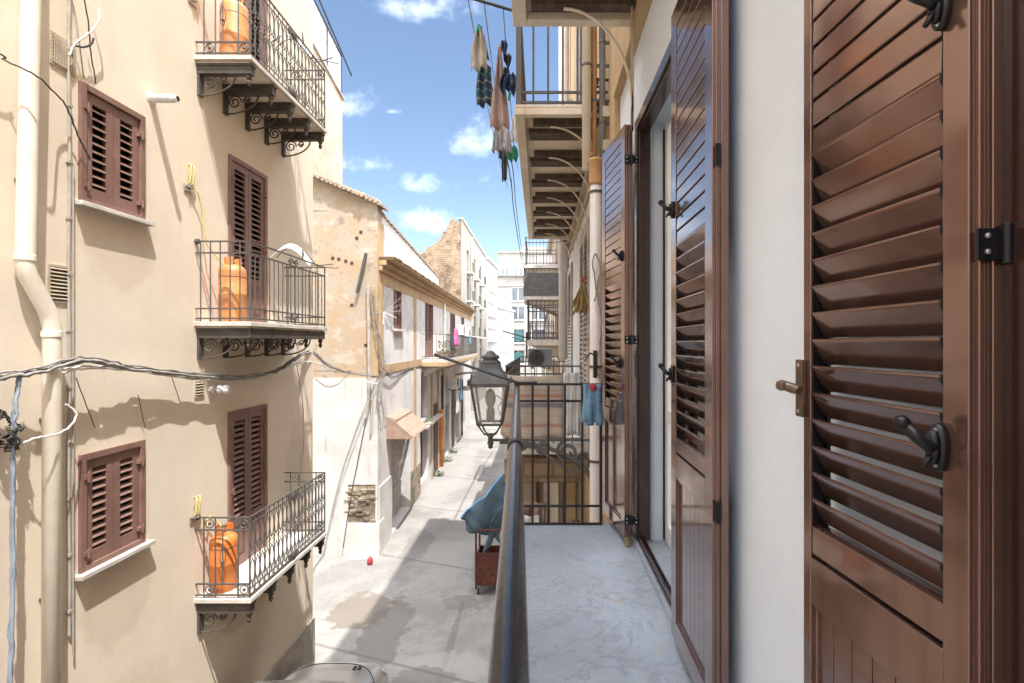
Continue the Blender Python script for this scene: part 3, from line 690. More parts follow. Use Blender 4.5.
def under_balcony(parent, y0, y1, zu, xf, step, thick=.10, first=0, rail=True, arc_n=None, label=None, stay_at=.76, pw=.25, x1=WX-.06, extra_stays=()):
    """old balcony seen from below: cream slab, rusted beams in its soffit, thin arched stays, plain bar railing"""
    f = MB()
    f.box(xf, x1, y0, y1, zu+.02, zu+thick)
    f.box(xf, xf+.09, y0, y1, zu-.04, zu+.02); f.box(xf+.09, x1, y0, y0+.07, zu-.04, zu+.02); f.box(xf+.09, x1, y1-.07, y1, zu-.04, zu+.02)
    bal = f.build("balcony", M['slab_under'], parent, bevel=.006)
    if label: bal['label'] = label
    def stay(yy):
        MB().box(xf+.16, x1-.002, yy-.03, yy+.03, zu-.045, zu+.012).build("beam", M['beam_under'], bal)
        pts = [(x1-.02-(x1-xf-.34)*(1-math.cos(math.pi/2*t/14)), yy, zu-.055-.60*(1-math.sin(math.pi/2*t/14))) for t in range(15)]
        MB().tube([(x1-.02, yy, zu-.02)] + [(x1-.02, yy, zu-.80)] + pts, .010, 6).build("arched_stay", M['slab_under'], bal, smooth=True)
    for yy in extra_stays: stay(yy)
    y = y0 + .12 + first; i = 0
    while y < y1 - .1:
        MB().box(xf+.12, x1-.002, y, min(y+step*pw, y1-.08), zu-.025, zu+.018).build("soffit_panel", M['beam_under'], bal)
        yy = y + step*stay_at
        if yy < y1 - .08: stay(yy)
        y += step; i += 1
    if rail:
        r = MB(); zt = zu+thick; h = 1.02
        for zz in (zt+.03, zt+.12, zt+h):
            r.box(xf+.02, xf+.05, y0+.02, y1-.02, zz-.010, zz+.010)
            for yy in (y0+.03, y1-.03): r.box(xf+.05, x1, yy-.01, yy+.01, zz-.010, zz+.010)
        yy = y0+.03
        while yy < y1: r.tube([(xf+.035, yy, zt), (xf+.035, yy, zt+h)], .009, 6); yy += .125
        n = max(3, round((x1-xf-.05)/.125))
        for k in range(1, n):
            for yy in (y0+.03, y1-.03): r.tube([(xf+.035+(x1-xf-.04)*k/n, yy, zt), (xf+.035+(x1-xf-.04)*k/n, yy, zt+h)], .009, 6)
        for yy in (y0+.03, y1-.03): r.box(xf+.012, xf+.058, yy-.023, yy+.023, zt, zt+h+.03)
        r.build("railing", M['iron_grey'], bal)
    return bal
ov = under_balcony(own, 1.3, 3.26, EYE+2.10, -.175, .95, first=.37, stay_at=9, pw=.42, extra_stays=(3.06,), label="underside of the balcony on the floor above, cream with rusted beams")

# ================================================================ the beige building across the street
LX = -4.2
FL = (2.89, 6.26, 9.50)                                             # its three balcony floors
beige = thing("beige_apartment_building", (LX, 5, 0), "beige plastered apartment building with three iron balconies and brown shutters", "building")
WIN = [(4.545, 5.29, 7.29, 8.39), (4.545, 5.29, 3.90, 4.98)]
WIN2 = [(1.2, 1.95, 7.29, 8.39), (1.2, 1.95, 3.90, 4.98), (4.545, 5.29, 10.6, 11.7)]
DOOR = [(6.72, 7.66, FL[0]+.004, 5.07), (6.73, 7.66, FL[1]+.004, 8.55), (6.73, 7.66, FL[2]+.004, 11.75)]
def beige_walls():
    m = MB(); y0, y1 = -7, 9.25; H = 14.6
    hs = [(a-y0, b-y0, c, d) for a, b, c, d in WIN + WIN2 + DOOR]
    m.wall((LX, y0, 0), (0,1,0), (1,0,0), y1-y0, H, hs, .14)
    m.add([(LX,y1,0),(LX-9,y1,0),(LX-9,y1,H),(LX,y1,H),(LX,y0,0),(LX-9,y0,0),(LX-9,y0,H),(LX,y0,H)], [(0,1,2,3),(4,7,6,5),(3,2,6,7),(1,5,6,2)])
    m.build("wall", M['beige'], beige)
    MB().box(LX-.02, LX+.035, -7, 9.27, 0, .93).build("plinth", M['plinth'], beige, bevel=.01)
    c = MB(); c.box(LX-9, LX+.28, -7.1, 9.5, 14.6, 14.72); c.box(LX-9, LX+.2, -7.05, 9.42, 14.45, 14.598); c.build("cornice", M['slab'], beige)
    # a tall attic block carried on past the corner
beige_walls()
for i, (a, b, c, d) in enumerate(WIN + WIN2): closed_shutters(beige, "window", a, b, c, d, LX, sill=True)
for i, (a, b, c, d) in enumerate(DOOR): closed_shutters(beige, "balcony_door", a, b, c, d, LX, zmid=c+.62)

def vesica(mb, c, hw, hh, ax, up, r=.005):
    c, ax, up = Vector(c), Vector(ax), Vector(up)
    for s in (-1, 1):
        mb.tube([c + ax*s*hw*math.sin(math.pi*t/8) + up*hh*(t/4-1) for t in range(9)], r, 4, cap=False)

def beige_balcony(z, style, label):
    xw, xf, ya, yb = LX, LX+.66, 6.10, 8.22
    slab = MB().box(xw-.02, xf+.03, ya-.03, yb+.03, z-.055, z).build("balcony", M['slab'], beige, bevel=.006); slab['label'] = label
    MB().box(xw, xf-.01, ya+.01, yb-.01, z-.075, z-.057).build("slab_underside", M['slab_under'], slab)
    n = 5
    for i in range(n):
        y = ya + .06 + (yb-ya-.12)*i/(n-1)
        b = MB(); b.box(xw-.01, xf+.0, y-.045, y+.045, z-.20, z-.077); b.box(xw-.01, xf+.012, y-.055, y+.055, z-.105, z-.079)
        b.box(xw-.01, xw+.03, y-.04, y+.04, z-.46, z-.19)
        for (cx, cz, r0, st, tr) in ((.135, -.295, .092, 0, 1.7), (.30, -.250, .05, math.pi, 1.5)):
            b.tube(scroll((xw+cx, y, z+cz), r0, tr, (1,0,0), (0,0,1), start=st), .011, 5)
        b.tube([(xw+.03, y, z-.45)] + [(xw+.03+.42*math.sin(t*math.pi/16), y, z-.20-.25*math.cos(t*math.pi/16)) for t in range(1, 9)], .012, 5)
        b.lathe((xf-.045, y, z-.34), [(.004,0),(.022,.02),(.030,.05),(.018,.075),(.034,.10),(.034,.142)], 10)
        b.build("bracket", M['fascia'], slab)
    if style == 'plain':
        MB().box(xf-.012, xf+.004, ya+.0, yb, z-.20, z-.08).build("fascia", M['fascia'], slab)
    r = MB(); h = .98; I = M['iron_grey']
    X = Vector((1,0,0)); Y = Vector((0,1,0)); Z = Vector((0,0,1))
    def hb(x0, x1, y0, y1, zz, t=.009): r.box(x0-t, x1+t, y0-t, y1+t, zz-t, zz+t)
    if style == 'plain':
        for zz in (z+h, z+h-.13 if False else z+h-.14, z+.16, z+.04):
            hb(xf, xf, ya, yb, zz); hb(xw, xf, ya, ya, zz); hb(xw, xf, yb, yb, zz)
        for k in range(20):
            y = ya + (yb-ya)*k/19; r.tube([(xf,y,z+.04),(xf,y,z+h-.14)], .0075, 5)
        for yy in (ya, yb):
            for k in range(6): x = xw+.06 + (xf-xw-.06)*k/5; r.tube([(x,yy,z),(x,yy,z+h)], .008, 5)
        yc = (ya+yb)/2
        for s in (-1, 1):
            for zz, d in ((z+.10, 1), (z+h-.07, -1)):
                r.tube(scroll((xf+.01, yc+s*.075, zz), .06, 1.4, Y*s, Z*d), .008, 5)
        for zz in (z+.10, z+h-.07): r.lathe((xf+.012, yc, zz-.03), [(.004,0),(.03,.02),(.03,.04),(.004,.06)], 8)
    else:
        for zz in (z+h, z+h-.15, z+.17, z+.035):
            hb(xw, xf, ya, ya, zz); hb(xw, xf, yb, yb, zz)
        for zz in (z+h, z+.035): hb(xf, xf, ya, yb, zz)
        hb(xf, xf, ya, yb, z+.11, .006); hb(xf, xf, ya, yb, z+h-.08, .006)
        for yy in (ya, yb):
            for x in (xw+.10, xw+.24, xf-.14, xf): r.tube([(x,yy,z),(x,yy,z+h)], .009, 5)
            for x in (xw+.17, xf-.07):
                for zz in (z+.10, z+h-.075):
                    r.tube([Vector((x,yy,zz)) + X*.05*math.cos(t*math.pi/6) + Z*.05*math.sin(t*math.pi/6) for t in range(13)], .008, 5)
                    r.lathe((x,yy-.012,zz), [(.004,0),(.022,.006),(.022,.018),(.004,.024)], 8, axis=(0,1,0))
            for x in (xw+.31, xf-.22):
                pass
            r.tube([(xw+.33,yy,z+.17),(xw+.33,yy,z+h-.15)], .007, 5); vesica(r, (xw+.33,yy,z+h*.5), .035, .14, X, Z); r.lathe((xw+.33,yy,z+h*.42), [(.004,0),(.02,.03),(.004,.06)], 6)
        k = 19
        for i in range(k+1):
            y = ya + (yb-ya)*i/k; r.tube([(xf,y,z+.035),(xf,y,z+h)], .0075, 5)
            if i < k:
                ym = y + (yb-ya)/k/2
                vesica(r, (xf, ym, z+.30), .046, .17, Y, Z); vesica(r, (xf, ym, z+.72), .046, .17, Y, Z)
            # twisted middle of each bar
            r.tube([Vector((xf,y,z+.38+.24*t/18)) + X*.012*math.cos(t*1.57) + Y*.012*math.sin(t*1.57) for t in range(19)], .0065, 4)
        yc = (ya+yb)/2
        for zz in (z+.08, z+h-.06):
            r.box(xf-.014, xf+.016, yc-.11, yc+.11, zz-.035, zz+.035); r.lathe((xf+.012,yc,zz), [(.06,0),(.06,.01),(.03,.02)], 10, axis=(1,0,0))
    for yy in (ya, yb): r.tube([(xf,yy,z),(xf,yy,z+h+.012)], .012, 6)
    r.lathe((xw+.01, ya, z+h), [(.03,-.03),(.034,0),(.03,.03)], 8, axis=(1,0,0))
    r.build("railing", I, slab)
    return slab
beige_balcony(FL[0], 'ornate', "lowest balcony with an ornate black wrought-iron railing")
beige_balcony(FL[1], 'plain', "middle balcony with plain upright iron bars")
beige_balcony(FL[2], 'ornate', "topmost balcony with a scrolled wrought-iron railing")

def vent(y0, y1, z0, z1, n=7, grid=False):
    m = MB(); x = LX
    m.box(x-.01, x+.012, y0-.02, y1+.02, z0-.02, z0); m.box(x-.01, x+.012, y0-.02, y1+.02, z1, z1+.02); m.box(x-.01, x+.012, y0-.02, y0, z0, z1); m.box(x-.01, x+.012, y1, y1+.02, z0, z1)
    for i in range(n):
        z = z0 + (z1-z0)*(i+.5)/n
        m.obox((x+.002, y0, z+.008), (0,y1-y0,0), (.016,0,-.014), (0,0,.006))
    if grid:
        for i in range(n+2): y = y0 + (y1-y0)*(i+.5)/(n+2); m.box(x+.014, x+.02, y-.005, y+.005, z0, z1)
    v = m.build("vent_grille", M['vent'], beige)
    MB().box(x-.005, x+.001, y0, y1, z0, z1).build("vent_shade_panel", M['brown_dark'], v)  # flat dark panel painting the shade behind the grille
vent(4.30, 4.49, 8.42, 8.66, 8, True); vent(4.28, 4.44, 6.37, 6.66, 9); vent(6.09, 6.22, 5.35, 5.52, 5)

# boiler flues
def flue(y, z, l, r=.05, name="flue_pipe"):
    m = MB(); m.lathe((LX-.01, y, z), [(r*1.5,0),(r*1.5,.014),(r,.02),(r,l*.82),(r*.98,l*.83),(r*.7,l*.84),(r*.7,l*.9),(r*.8,l*.91),(r*.8,l)], 20, axis=(1,0,0))
    f = m.build(name, M['white_plastic'], beige, smooth=False)
    MB().lathe((LX+l-.012, y, z), [(r*.6,0),(r*.6,.004)], 16, axis=(1,0,0)).build("flue_mouth_shade", M['dark'], f)  # black disc painting the shade of the open end
flue(5.40, 8.64, .30, .045)
m = MB()
for k in range(3): m.lathe((LX+.03+k*.075, 6.36, 5.41), [(.042,0),(.055,.012),(.055,.045),(.042,.06)], 14, axis=(1,0,0))
m.lathe((LX-.01, 6.36, 5.41), [(.035,0),(.035,.26)], 12, axis=(1,0,0)); m.build("flue_pipe", M['white_plastic'], beige)

# gas bottles, one on each balcony
def gas_bottle(z, y, label, mtl, h=.62, r=.155, x=LX+.30):
    t = thing("gas_bottle", (x, y, z), label, "gas bottle", "gas bottles on the iron balconies of the beige building")
    b = MB(); b.lathe((x,y,z), [(r*.86,.0),(r*.86,.03),(r*.97,.06),(r,.09),(r,h*.5),(r*1.008,h*.505),(r,h*.51),(r,h-.075),(r*.94,h-.03),(r*.72,h+.008),(r*.4,h+.03),(.03,h+.035)], 28)
    b.build("bottle_body", M[mtl], t, smooth=True)
    c = MB(); n = 20; rc = r*.62
    for k in range(15):
        a0, a1 = 2*math.pi*(k+2)/n, 2*math.pi*(k+3)/n; rc2 = rc*.9
        p = lambda a, rr, zz: (x+rr*math.cos(a), y+rr*math.sin(a), z+h+zz)
        top = .12 if k not in (4, 5, 10, 11) else .085
        c.add([p(a0,rc,-.0),p(a1,rc,-.0),p(a1,rc,top),p(a0,rc,top),p(a0,rc2,0),p(a1,rc2,0),p(a1,rc2,top),p(a0,rc2,top)], [(0,1,2,3),(7,6,5,4),(3,2,6,7),(0,3,7,4),(1,5,6,2)])
    c.build("collar", M[mtl], t)
    v = MB(); v.lathe((x,y,z+h), [(.025,.02),(.025,.06),(.014,.062),(.014,.10),(.03,.102),(.03,.122)], 10); v.tube([(x,y,z+h+.075),(x-.07,y,z+h+.08)], .018, 8); v.build("valve", M['fascia'], t)
    bd = MB(); bd.lathe((x,y,z+h*.80), [(r*1.004,0),(r*1.004,.012)], 28); bd.build("band", M['iron_grey'], t)
    return t
gas_bottle(FL[0]+.002, 6.33, "bright orange gas bottle standing on the lowest balcony", 'gas', .68, .160, LX+.20)
gas_bottle(FL[1]+.002, 6.46, "pale orange gas bottle behind the plain bars of the middle balcony", 'gas_pale', .72, .158, LX+.23)
gas_bottle(FL[2]+.002, 6.46, "faded orange gas bottle on the topmost balcony", 'gas_pale', .86, .162, LX+.25)

# gas taps with yellow hoses by each balcony
for i, z in enumerate(FL):
    if i == 2: y = 6.0; zt = z+.9
    else: y = 5.93 if i else 6.03; zt = z + (1.86 if i else 1.26)
    t = thing("gas_hose", (LX, y, zt-.25), ("yellow gas hoses hanging from a wall tap by the lowest balcony", "yellow gas hoses hanging from a wall tap by the middle balcony", "yellow gas hose looping beside the topmost balcony")[i], "gas hose", "yellow gas hoses on the beige wall")
    m = MB()
    for k, d in enumerate((0, .055)):
        m.tube([(LX+.03, y+d, zt-.03), (LX+.05, y+d, zt), (LX+.06, y+d+.012, zt-.06), (LX+.05, y+d, zt-.22), (LX+.02, y+d, zt-.26)], .011, 8)
    if i < 2:
        xb = LX+.25; zb = z+.70; yb = 6.42
        m.tube([(LX+.03, y+.03, zt-.26), (LX+.06, y+.12, zt-.30), (LX+.05, y+.20, zt-.45), (LX+.05, y+.22, (zt+zb)/2-.05), (LX+.08, y+.26, zb+.25), (LX+.16, yb-.06, zb+.05), (xb, yb, zb)], .009, 6)
    m.build("hose", M['yellow'], t, smooth=True)
    b = MB()
    for d in (0, .055): b.lathe((LX-.005, y+d, zt-.26), [(.022,0),(.022,.03),(.012,.034),(.012,.06)], 10, axis=(1,0,0))
    b.box(LX-.004, LX+.015, y-.04, y+.10, zt-.32, zt-.24); b.build("tap", M['steel'], t)

# white arched sheets clipped over the far ends of the upper two railings
for i, z in enumerate((FL[1], FL[2])):
    t = thing("plastic_arch", (LX+.55, 7.7, z+.98), ("white plastic arch clipped over the plain railing of the middle balcony", "white plastic arch clipped over the railing of the topmost balcony")[i], "plastic arch", "white plastic arches over the iron railings")
    y0, y1 = 7.35, 7.95; yc = (y0+y1)/2
    arc = lambda a: (LX+.14+.50*(a), yc-.10+.25*a, z+.93+.30*math.sin(math.pi*(.12+.86*a)))
    m = MB(); m.grid(lambda u, v: Vector(arc(u)) + Vector((0,.15*(v-.5)*(1-.35*u), .09*(v-.5))), 18, 4); m.build("sheet", M['white_plastic'], t, smooth=True, solid=.012)
    w = MB(); w.tube([Vector(arc(k/12)) + Vector((.0,.16,.02)) for k in range(13)] + [(LX+.95, yc+.2, z+.98)], .008, 5)
    w.tube([arc(1), (LX+.98, yc+.25, z+.92), (LX+1.0, yc+.3, z+.95)], .007, 5); w.tube([(LX+.66, yc-.2, z+.98), (LX+.66, yc-.2, z+1.12), arc(.8)], .009, 5)
    w.build("wire", M['iron_grey'], t)

# downpipe with its dog-leg
pr = .062
dp = thing("drain_pipe", (LX+.09, 4.2, 0), "thick cream drainpipe with a dog-leg bend on the beige wall", "drainpipe")
def ydp(px): return (4.2-.09)*500/(540-px)
za = lambda py, Y: EYE + (343-py)/500*Y
pts = [(ydp(31), 14.4), (ydp(31), za(0, 4.0)), (ydp(25), za(262, 4.0)), (ydp(27), za(274, 4.02)), (ydp(48), za(312, 4.15)), (ydp(52), za(328, 4.2)), (ydp(50.5), 0.0)]
MB().tube([(LX+.09, y, z) for y, z in pts], pr, 20).build("pipe", M['cream'], dp, smooth=True)
for y, z in ((ydp(25), za(258, 4.0)), (ydp(51.8), za(334, 4.2))):
    m = MB(); m.lathe((LX+.09, y, z), [(pr*1.06,-.025),(pr*1.12,-.022),(pr*1.12,.022),(pr*1.06,.025)], 20); m.build("collar", M['cream'], dp)
for z in (za(180,4.0), za(420,4.2), za(600,4.2), 9.9): m = MB(); m.box(LX-.01, LX+.09, ydp(51)-.012 if z < 6.3 else ydp(27)-.012, ydp(51)+.012 if z < 6.3 else ydp(27)+.012, z-.015, z+.015); m.build("clamp", M['iron_grey'], dp)

# thin conduit beside it
yc = 4.2*500/(540-67.5)
cn = thing("conduit", (LX, yc, 0), "thin grey conduit clipped upright to the beige wall beside the drainpipe", "conduit")
m = MB(); m.tube([(LX+.014, yc+.006*math.sin(k*1.7), 3.4+k*.5) for k in range(23)], .013, 8); m.tube([(LX+.03, yc+.022, 3.2), (LX+.03, yc+.020, 5.4), (LX+.028, yc+.024, 7.6)], .007, 6); m.build("tube", M['conduit'], cn)
for k in range(22): MB().box(LX-.004, LX+.032, yc-.018, yc+.02, 3.6+k*.5, 3.625+k*.5).build("clip", M['conduit'], cn)

def wobble(pts, n=8, amp=.012, seed=0):
    rnd = random.Random(seed); out = []
    pts = [Vector(p) for p in pts]
    for i in range(len(pts)-1):
        p0, p1, p2, p3 = pts[max(i-1,0)], pts[i], pts[i+1], pts[min(i+2,len(pts)-1)]
        for k in range(n):
            t = k/n; a = .5*((2*p1)+(-p0+p2)*t+(2*p0-5*p1+4*p2-p3)*t*t+(-p0+3*p1-3*p2+p3)*t**3)
            out.append(a + Vector((rnd.uniform(-1,1), rnd.uniform(-1,1), rnd.uniform(-1,1)))*amp)
    return out + [pts[-1]]
def on_wall(px, py, off=.05):
    Y = (-LX-off)*500/(540-px); return P(px, py, Y)
def cable(name, label, pts, r, mtl, n=8, amp=.006, seed=1, group=None, strands=1, spread=.02, cat="cable"):
    rnd = random.Random(seed+5); m = MB()
    for s in range(strands):
        o = Vector((0,0,0)) if strands == 1 else Vector((rnd.uniform(-1,1), rnd.uniform(-.4,.4), rnd.uniform(-1,1)))*spread
        m.tube(wobble([Vector(p)+o for p in pts], n, amp, seed+s*7), r*(1 if s == 0 else rnd.uniform(.6,1)), 6)
    return tag(m.build(name, M[mtl], None, smooth=True), label, cat, group)
far_y = 14.1
cable("cable_bundle", "bundle of grey cables sagging across the beige wall to the weathered gable",
      [on_wall(-2200,520,.13), on_wall(-420,436,.13), on_wall(-40,382,.13), on_wall(0,376,.13), on_wall(40,370,.15), on_wall(85,359,.16), on_wall(130,367,.13), on_wall(190,374,.12), on_wall(240,377,.14), on_wall(275,371,.2), on_wall(296,358,.22), P(312,352,9.35), P(330,366,11), P(352,373,13), P(378,376,far_y)],
      .014, 'cable', strands=5, spread=.03, amp=.01, seed=3)
cable("cable_bundle", "second bundle hanging just below the grey cables along the beige wall",
      [on_wall(58,372,.12), on_wall(90,367,.13), on_wall(140,371,.1), on_wall(200,379,.1), on_wall(250,379,.12), on_wall(290,366,.2), P(313,362,9.4), P(345,376,12.5), P(378,384,far_y)], .010, 'cable_white', strands=2, spread=.02, amp=.008, seed=9)
cable("cable_bundle", "bluish bundle of cables dropping down the beige wall outside the drainpipe",
      [on_wall(20,376,.12), on_wall(16,400,.13), on_wall(14,430,.13), on_wall(13,470,.12), on_wall(13,540,.12), on_wall(12,610,.12), on_wall(11,683,.12), on_wall(11,760,.12)], .012, 'cable_blue', strands=4, spread=.02, amp=.007, seed=4)
cable("loose_cable", "knot of black and grey wire ends on the beige wall", [on_wall(14,424,.1), on_wall(22,428,.14), on_wall(10,432,.16), on_wall(18,440,.14), on_wall(8,436,.16), on_wall(17,448,.12), on_wall(3,444,.1), on_wall(-6,430,.1), on_wall(2,412,.1), on_wall(10,424,.1)], .009, 'cable_black', strands=3, spread=.02, amp=.02, seed=8)
cable("loose_cable", "pale cable looping from the wire knot over the drainpipe", [on_wall(18,446,.14), on_wall(35,438,.2), on_wall(58,434,.2), on_wall(72,424,.16), on_wall(76,413,.14), on_wall(66,404,.12)], .008, 'cable_white', amp=.006, seed=2)
cable("loose_cable", "black wire slung from the wall edge over the drainpipe down to the small window", [on_wall(-500,-160,.06), on_wall(-20,45,.1), on_wall(4,60,.1), on_wall(35,75,.24), on_wall(52,90,.12), on_wall(66,106,.08), on_wall(78,135,.07), on_wall(90,160,.06)], .007, 'cable_black', amp=.004, seed=6)
cable("loose_cable", "white cable curling beside the square vent", [on_wall(92,-10,.08), on_wall(99,12,.1), on_wall(96,26,.1), on_wall(84,37,.08), on_wall(74,45,.06), on_wall(69,56,.05)], .008, 'cable_white', amp=.003, seed=5)
cable("loose_cable", "short black pipe end curling out under the square vent", [on_wall(76,46,.03), on_wall(84,47,.1), on_wall(91,44,.14), on_wall(94,38,.16)], .009, 'cable_black', amp=.002, seed=11)
cable("loose_cable", "thin wire slanting down past the square vent", [on_wall(70,-10,.03), on_wall(77,24,.03), on_wall(84,78,.03)], .004, 'cable', amp=.002, seed=12)
cable("loose_cable", "dark wire dangling in front of the upper small window", [on_wall(84,-5,.12), on_wall(88,22,.1), on_wall(91,52,.06), on_wall(96,84,.05)], .006, 'cable_black', amp=.003, seed=13)
cable("loose_cable", "thin dark wire trailing down behind the middle balcony", [on_wall(296,362,.05), on_wall(304,420,.03), on_wall(300,500,.03), on_wall(309,600,.03)], .006, 'cable', amp=.01, seed=14)
cable("loose_cable", "grey wire loop under the wire knot near the drainpipe", [on_wall(24,446,.08), on_wall(27,462,.06), on_wall(29,480,.05)], .005, 'cable_white', amp=.004, seed=15)
for i, (a, b) in enumerate((((76,378),(95,428)), ((138,395),(145,427)), ((170,372),(180,402)))):
    cable("tie_wire", ("thin tie wire below the grey bundle beside the drainpipe", "thin tie wire above the lower small window", "thin tie wire below the grey bundle right of the windows".replace(" right of", " past"))[i], [on_wall(*a,.08), on_wall((a[0]+b[0])/2,(a[1]+b[1])/2,.05), on_wall(*b,.02)], .004, 'cable_black', amp=.001, seed=20+i)

# ================================================================ the silver car under the beige wall
def car():
    x0 = -3.24; yf = 8.36                                            # centre line, nose
    t = thing("parked_car", (x0, 6.6, 0), "silver beige car parked close under the beige building", "car")
    hw = .86
    # stations from nose to tail: (y offset from nose, half width at belt, bonnet / belt height, roof height or None)
    prof = [(.0,.62,.40,.52),(.05,.70,.32,.66),(.16,.77,.24,.76),(.40,.81,.2,.83),(.8,.845,.2,.90),(1.12,.86,.2,.955),(1.5,.865,.2,.97),(2.1,.87,.2,.98),(2.9,.87,.2,.99),(3.5,.85,.2,.985),(3.8,.80,.26,.95),(3.92,.72,.36,.85)]
    m = MB(); n = 14
    def sec(s):
        d, w, zb, zt = s; out = []
        for k in range(n+1):
            a = math.pi*k/n; e = .42
            cx = math.copysign(abs(math.cos(a))**e, math.cos(a))*w; cz = zb + (zt-zb)*(abs(math.sin(a))**(e*.8))
            crown = .035*(1-(cx/w)**2)
            out.append((x0+cx, yf-d, cz+crown))
        return out
    rows = [sec(s) for s in prof]; k0 = len(m.v)
    for r in rows: m.v += [Vector(p) for p in r]
    for i in range(len(rows)-1):
        for k in range(n): a = i*(n+1)+k; m.f.append((a, a+n+1, a+n+2, a+1))
    m.f.append(tuple(range(n+1))); m.f.append(tuple((len(rows)-1)*(n+1)+k for k in reversed(range(n+1))))
    m.build("body", M['car'], t, smooth=True, sub=1)
    g = MB()
    cab = [(1.0,.72,.93),(1.28,.69,1.16),(1.62,.62,1.40),(2.2,.60,1.47),(3.0,.59,1.45),(3.45,.60,1.25),(3.72,.66,.98)]
    for d, w, z in cab:
        zb = .93
        for k in range(9):
            s_ = k/8; a = math.pi*s_; g.v.append(Vector((x0+math.copysign(abs(math.cos(a))**.35, math.cos(a))*(w+(.08*(1-abs(math.sin(a))))), yf-d, zb+(z-zb)*abs(math.sin(a))**.3+.03*math.sin(a))))
    for i in range(len(cab)-1):
        for k in range(8): a = i*9+k; g.f.append((a, a+9, a+10, a+1))
    g.build("windows", M['car_glass'], t, smooth=True)
    r = MB(); r.grid(lambda u, v: (x0+(v*2-1)*(.63), yf-1.66-1.5*u, 1.425+.075*math.sin(math.pi*min(1,max(0,u*.8+.15)))+.03*(1-(v*2-1)**2)), 8, 8); r.build("roof", M['car'], t, smooth=True, solid=.03)
    # bonnet shut line curving across the nose, washer jets, wipers
    b = MB(); arc = [(x0+.80*s_, yf-1.06-.20*(s_*s_)*1.2+.0, .985+.032*(1-s_*s_)) for s_ in [k/12-1 for k in range(25)]]
    b.tube(arc, .014, 6); arc2 = [(x0+.74*s_, yf-.40-.42*(s_**4), .862+.038*(1-s_*s_)) for s_ in [k/12-1 for k in range(25)]]; b.tube(arc2, .007, 5)
    b.build("shut_line", M['rubber'], t)
    for s_ in (-1, 1):
        mr = MB(); mr.lathe((x0+s_*.98, yf-1.45, 1.0), [(.03,-.10),(.085,-.07),(.10,0),(.085,.07),(.03,.10)], 12, axis=(1,.15,0)); mr.tube([(x0+s_*.82, yf-1.48, .97), (x0+s_*.93, yf-1.46, .99)], .025, 6); mr.build("wing_mirror", M['car'], t, smooth=True)
        hl = MB(); hl.grid(lambda u, v: (x0+s_*(.45+.30*u), yf-.03-.22*u*u-.10*v, .56+.16*v), 5, 5); hl.build("headlight", M['steel'], t, smooth=True, solid=.02)
        for d in (.78, 3.2):
            w = MB(); w.lathe((x0+s_*.74, yf-d, .31), [(.20,-.09),(.29,-.085),(.31,-.06),(.31,.06),(.29,.085),(.20,.09)], 24, axis=(1,0,0)); wo = w.build("wheel", M['rubber'], t, smooth=True)
            MB().lathe((x0+s_*.74, yf-d, .31), [(.19,-.092),(.19,.092)], 16, axis=(1,0,0)).build("rim", M['steel'], wo)
    v = MB()
    for k in (0, 1): v.box(x0+.33+.075*k, x0+.385+.075*k, yf-.62, yf-.53, .935, .9455)
    v.build("bonnet_vent", M['rubber'], t)
    w = MB()
    for a, b_ in ((-.45, .1), (.1, .6)): w.tube([(x0+a, yf-1.08, 1.0), (x0+b_, yf-1.20, 1.10)], .008, 5)
    w.build("wiper", M['rubber'], t)
car()

# ================================================================ buildings beyond the beige one
# --- a taller house set back behind the alley, with a glass-sided terrace
sb = thing("terrace_house", (-6.6, 15, 0), "tall sandy house rising behind the weathered gable with a glass-panelled roof terrace", "building")
SX = -6.62; sy0, sy1 = 14.45, 16.75; sz = EYE + 243/500*sy1
MB().box(SX-6, SX, sy0, sy1, 0, sz-.55).add([(SX,sy0,sz-.56),(SX,sy1,sz-.56),(SX-6,sy1,sz-.56),(SX-6,sy0,sz-.56),(SX,sy0,sz+.55),(SX,sy1,sz),(SX-6,sy1,sz),(SX-6,sy0,sz+.55)], [(0,1,5,4),(1,2,6,5),(2,3,7,6),(3,0,4,7),(4,5,6,7)]).build("wall", M['sand'], sb)
m = MB(); m.obox((SX-.05,sy0-.05,sz+.552), (.12,0,0), (0,sy1-sy0+.1,-.56), (0,0,.07)); m.build("coping", M['plinth'], sb)
m = MB()
for y, zb in ((sy0+.1, sz+.5), ((sy0+sy1)/2, sz+.27), (sy1-.03, sz)): m.box(SX-.05, SX-.01, y-.02, y+.02, zb, zb+1.45)
m.obox((SX-.05,sy0+.1,sz+1.95), (.04,0,0), (0,sy1-sy0-.1,-.52), (0,0,.06)); m.build("railing", M['iron'], sb)
MB().obox((SX-.035,sy0+.12,sz+.65), (.01,0,0), (0,sy1-sy0-.16,-.52), (0,0,1.28)).build("glass_panel", M['glass'], sb)
m = MB(); m.tube([(SX-.1, sy0+.2, sz+2.5), (SX+.35, sy1-.1, sz+.4+.35)], .025, 6); tag(m.build("awning_pole", M['iron']), "dark pole slanting out over the terrace glass of the sandy house", "pole")

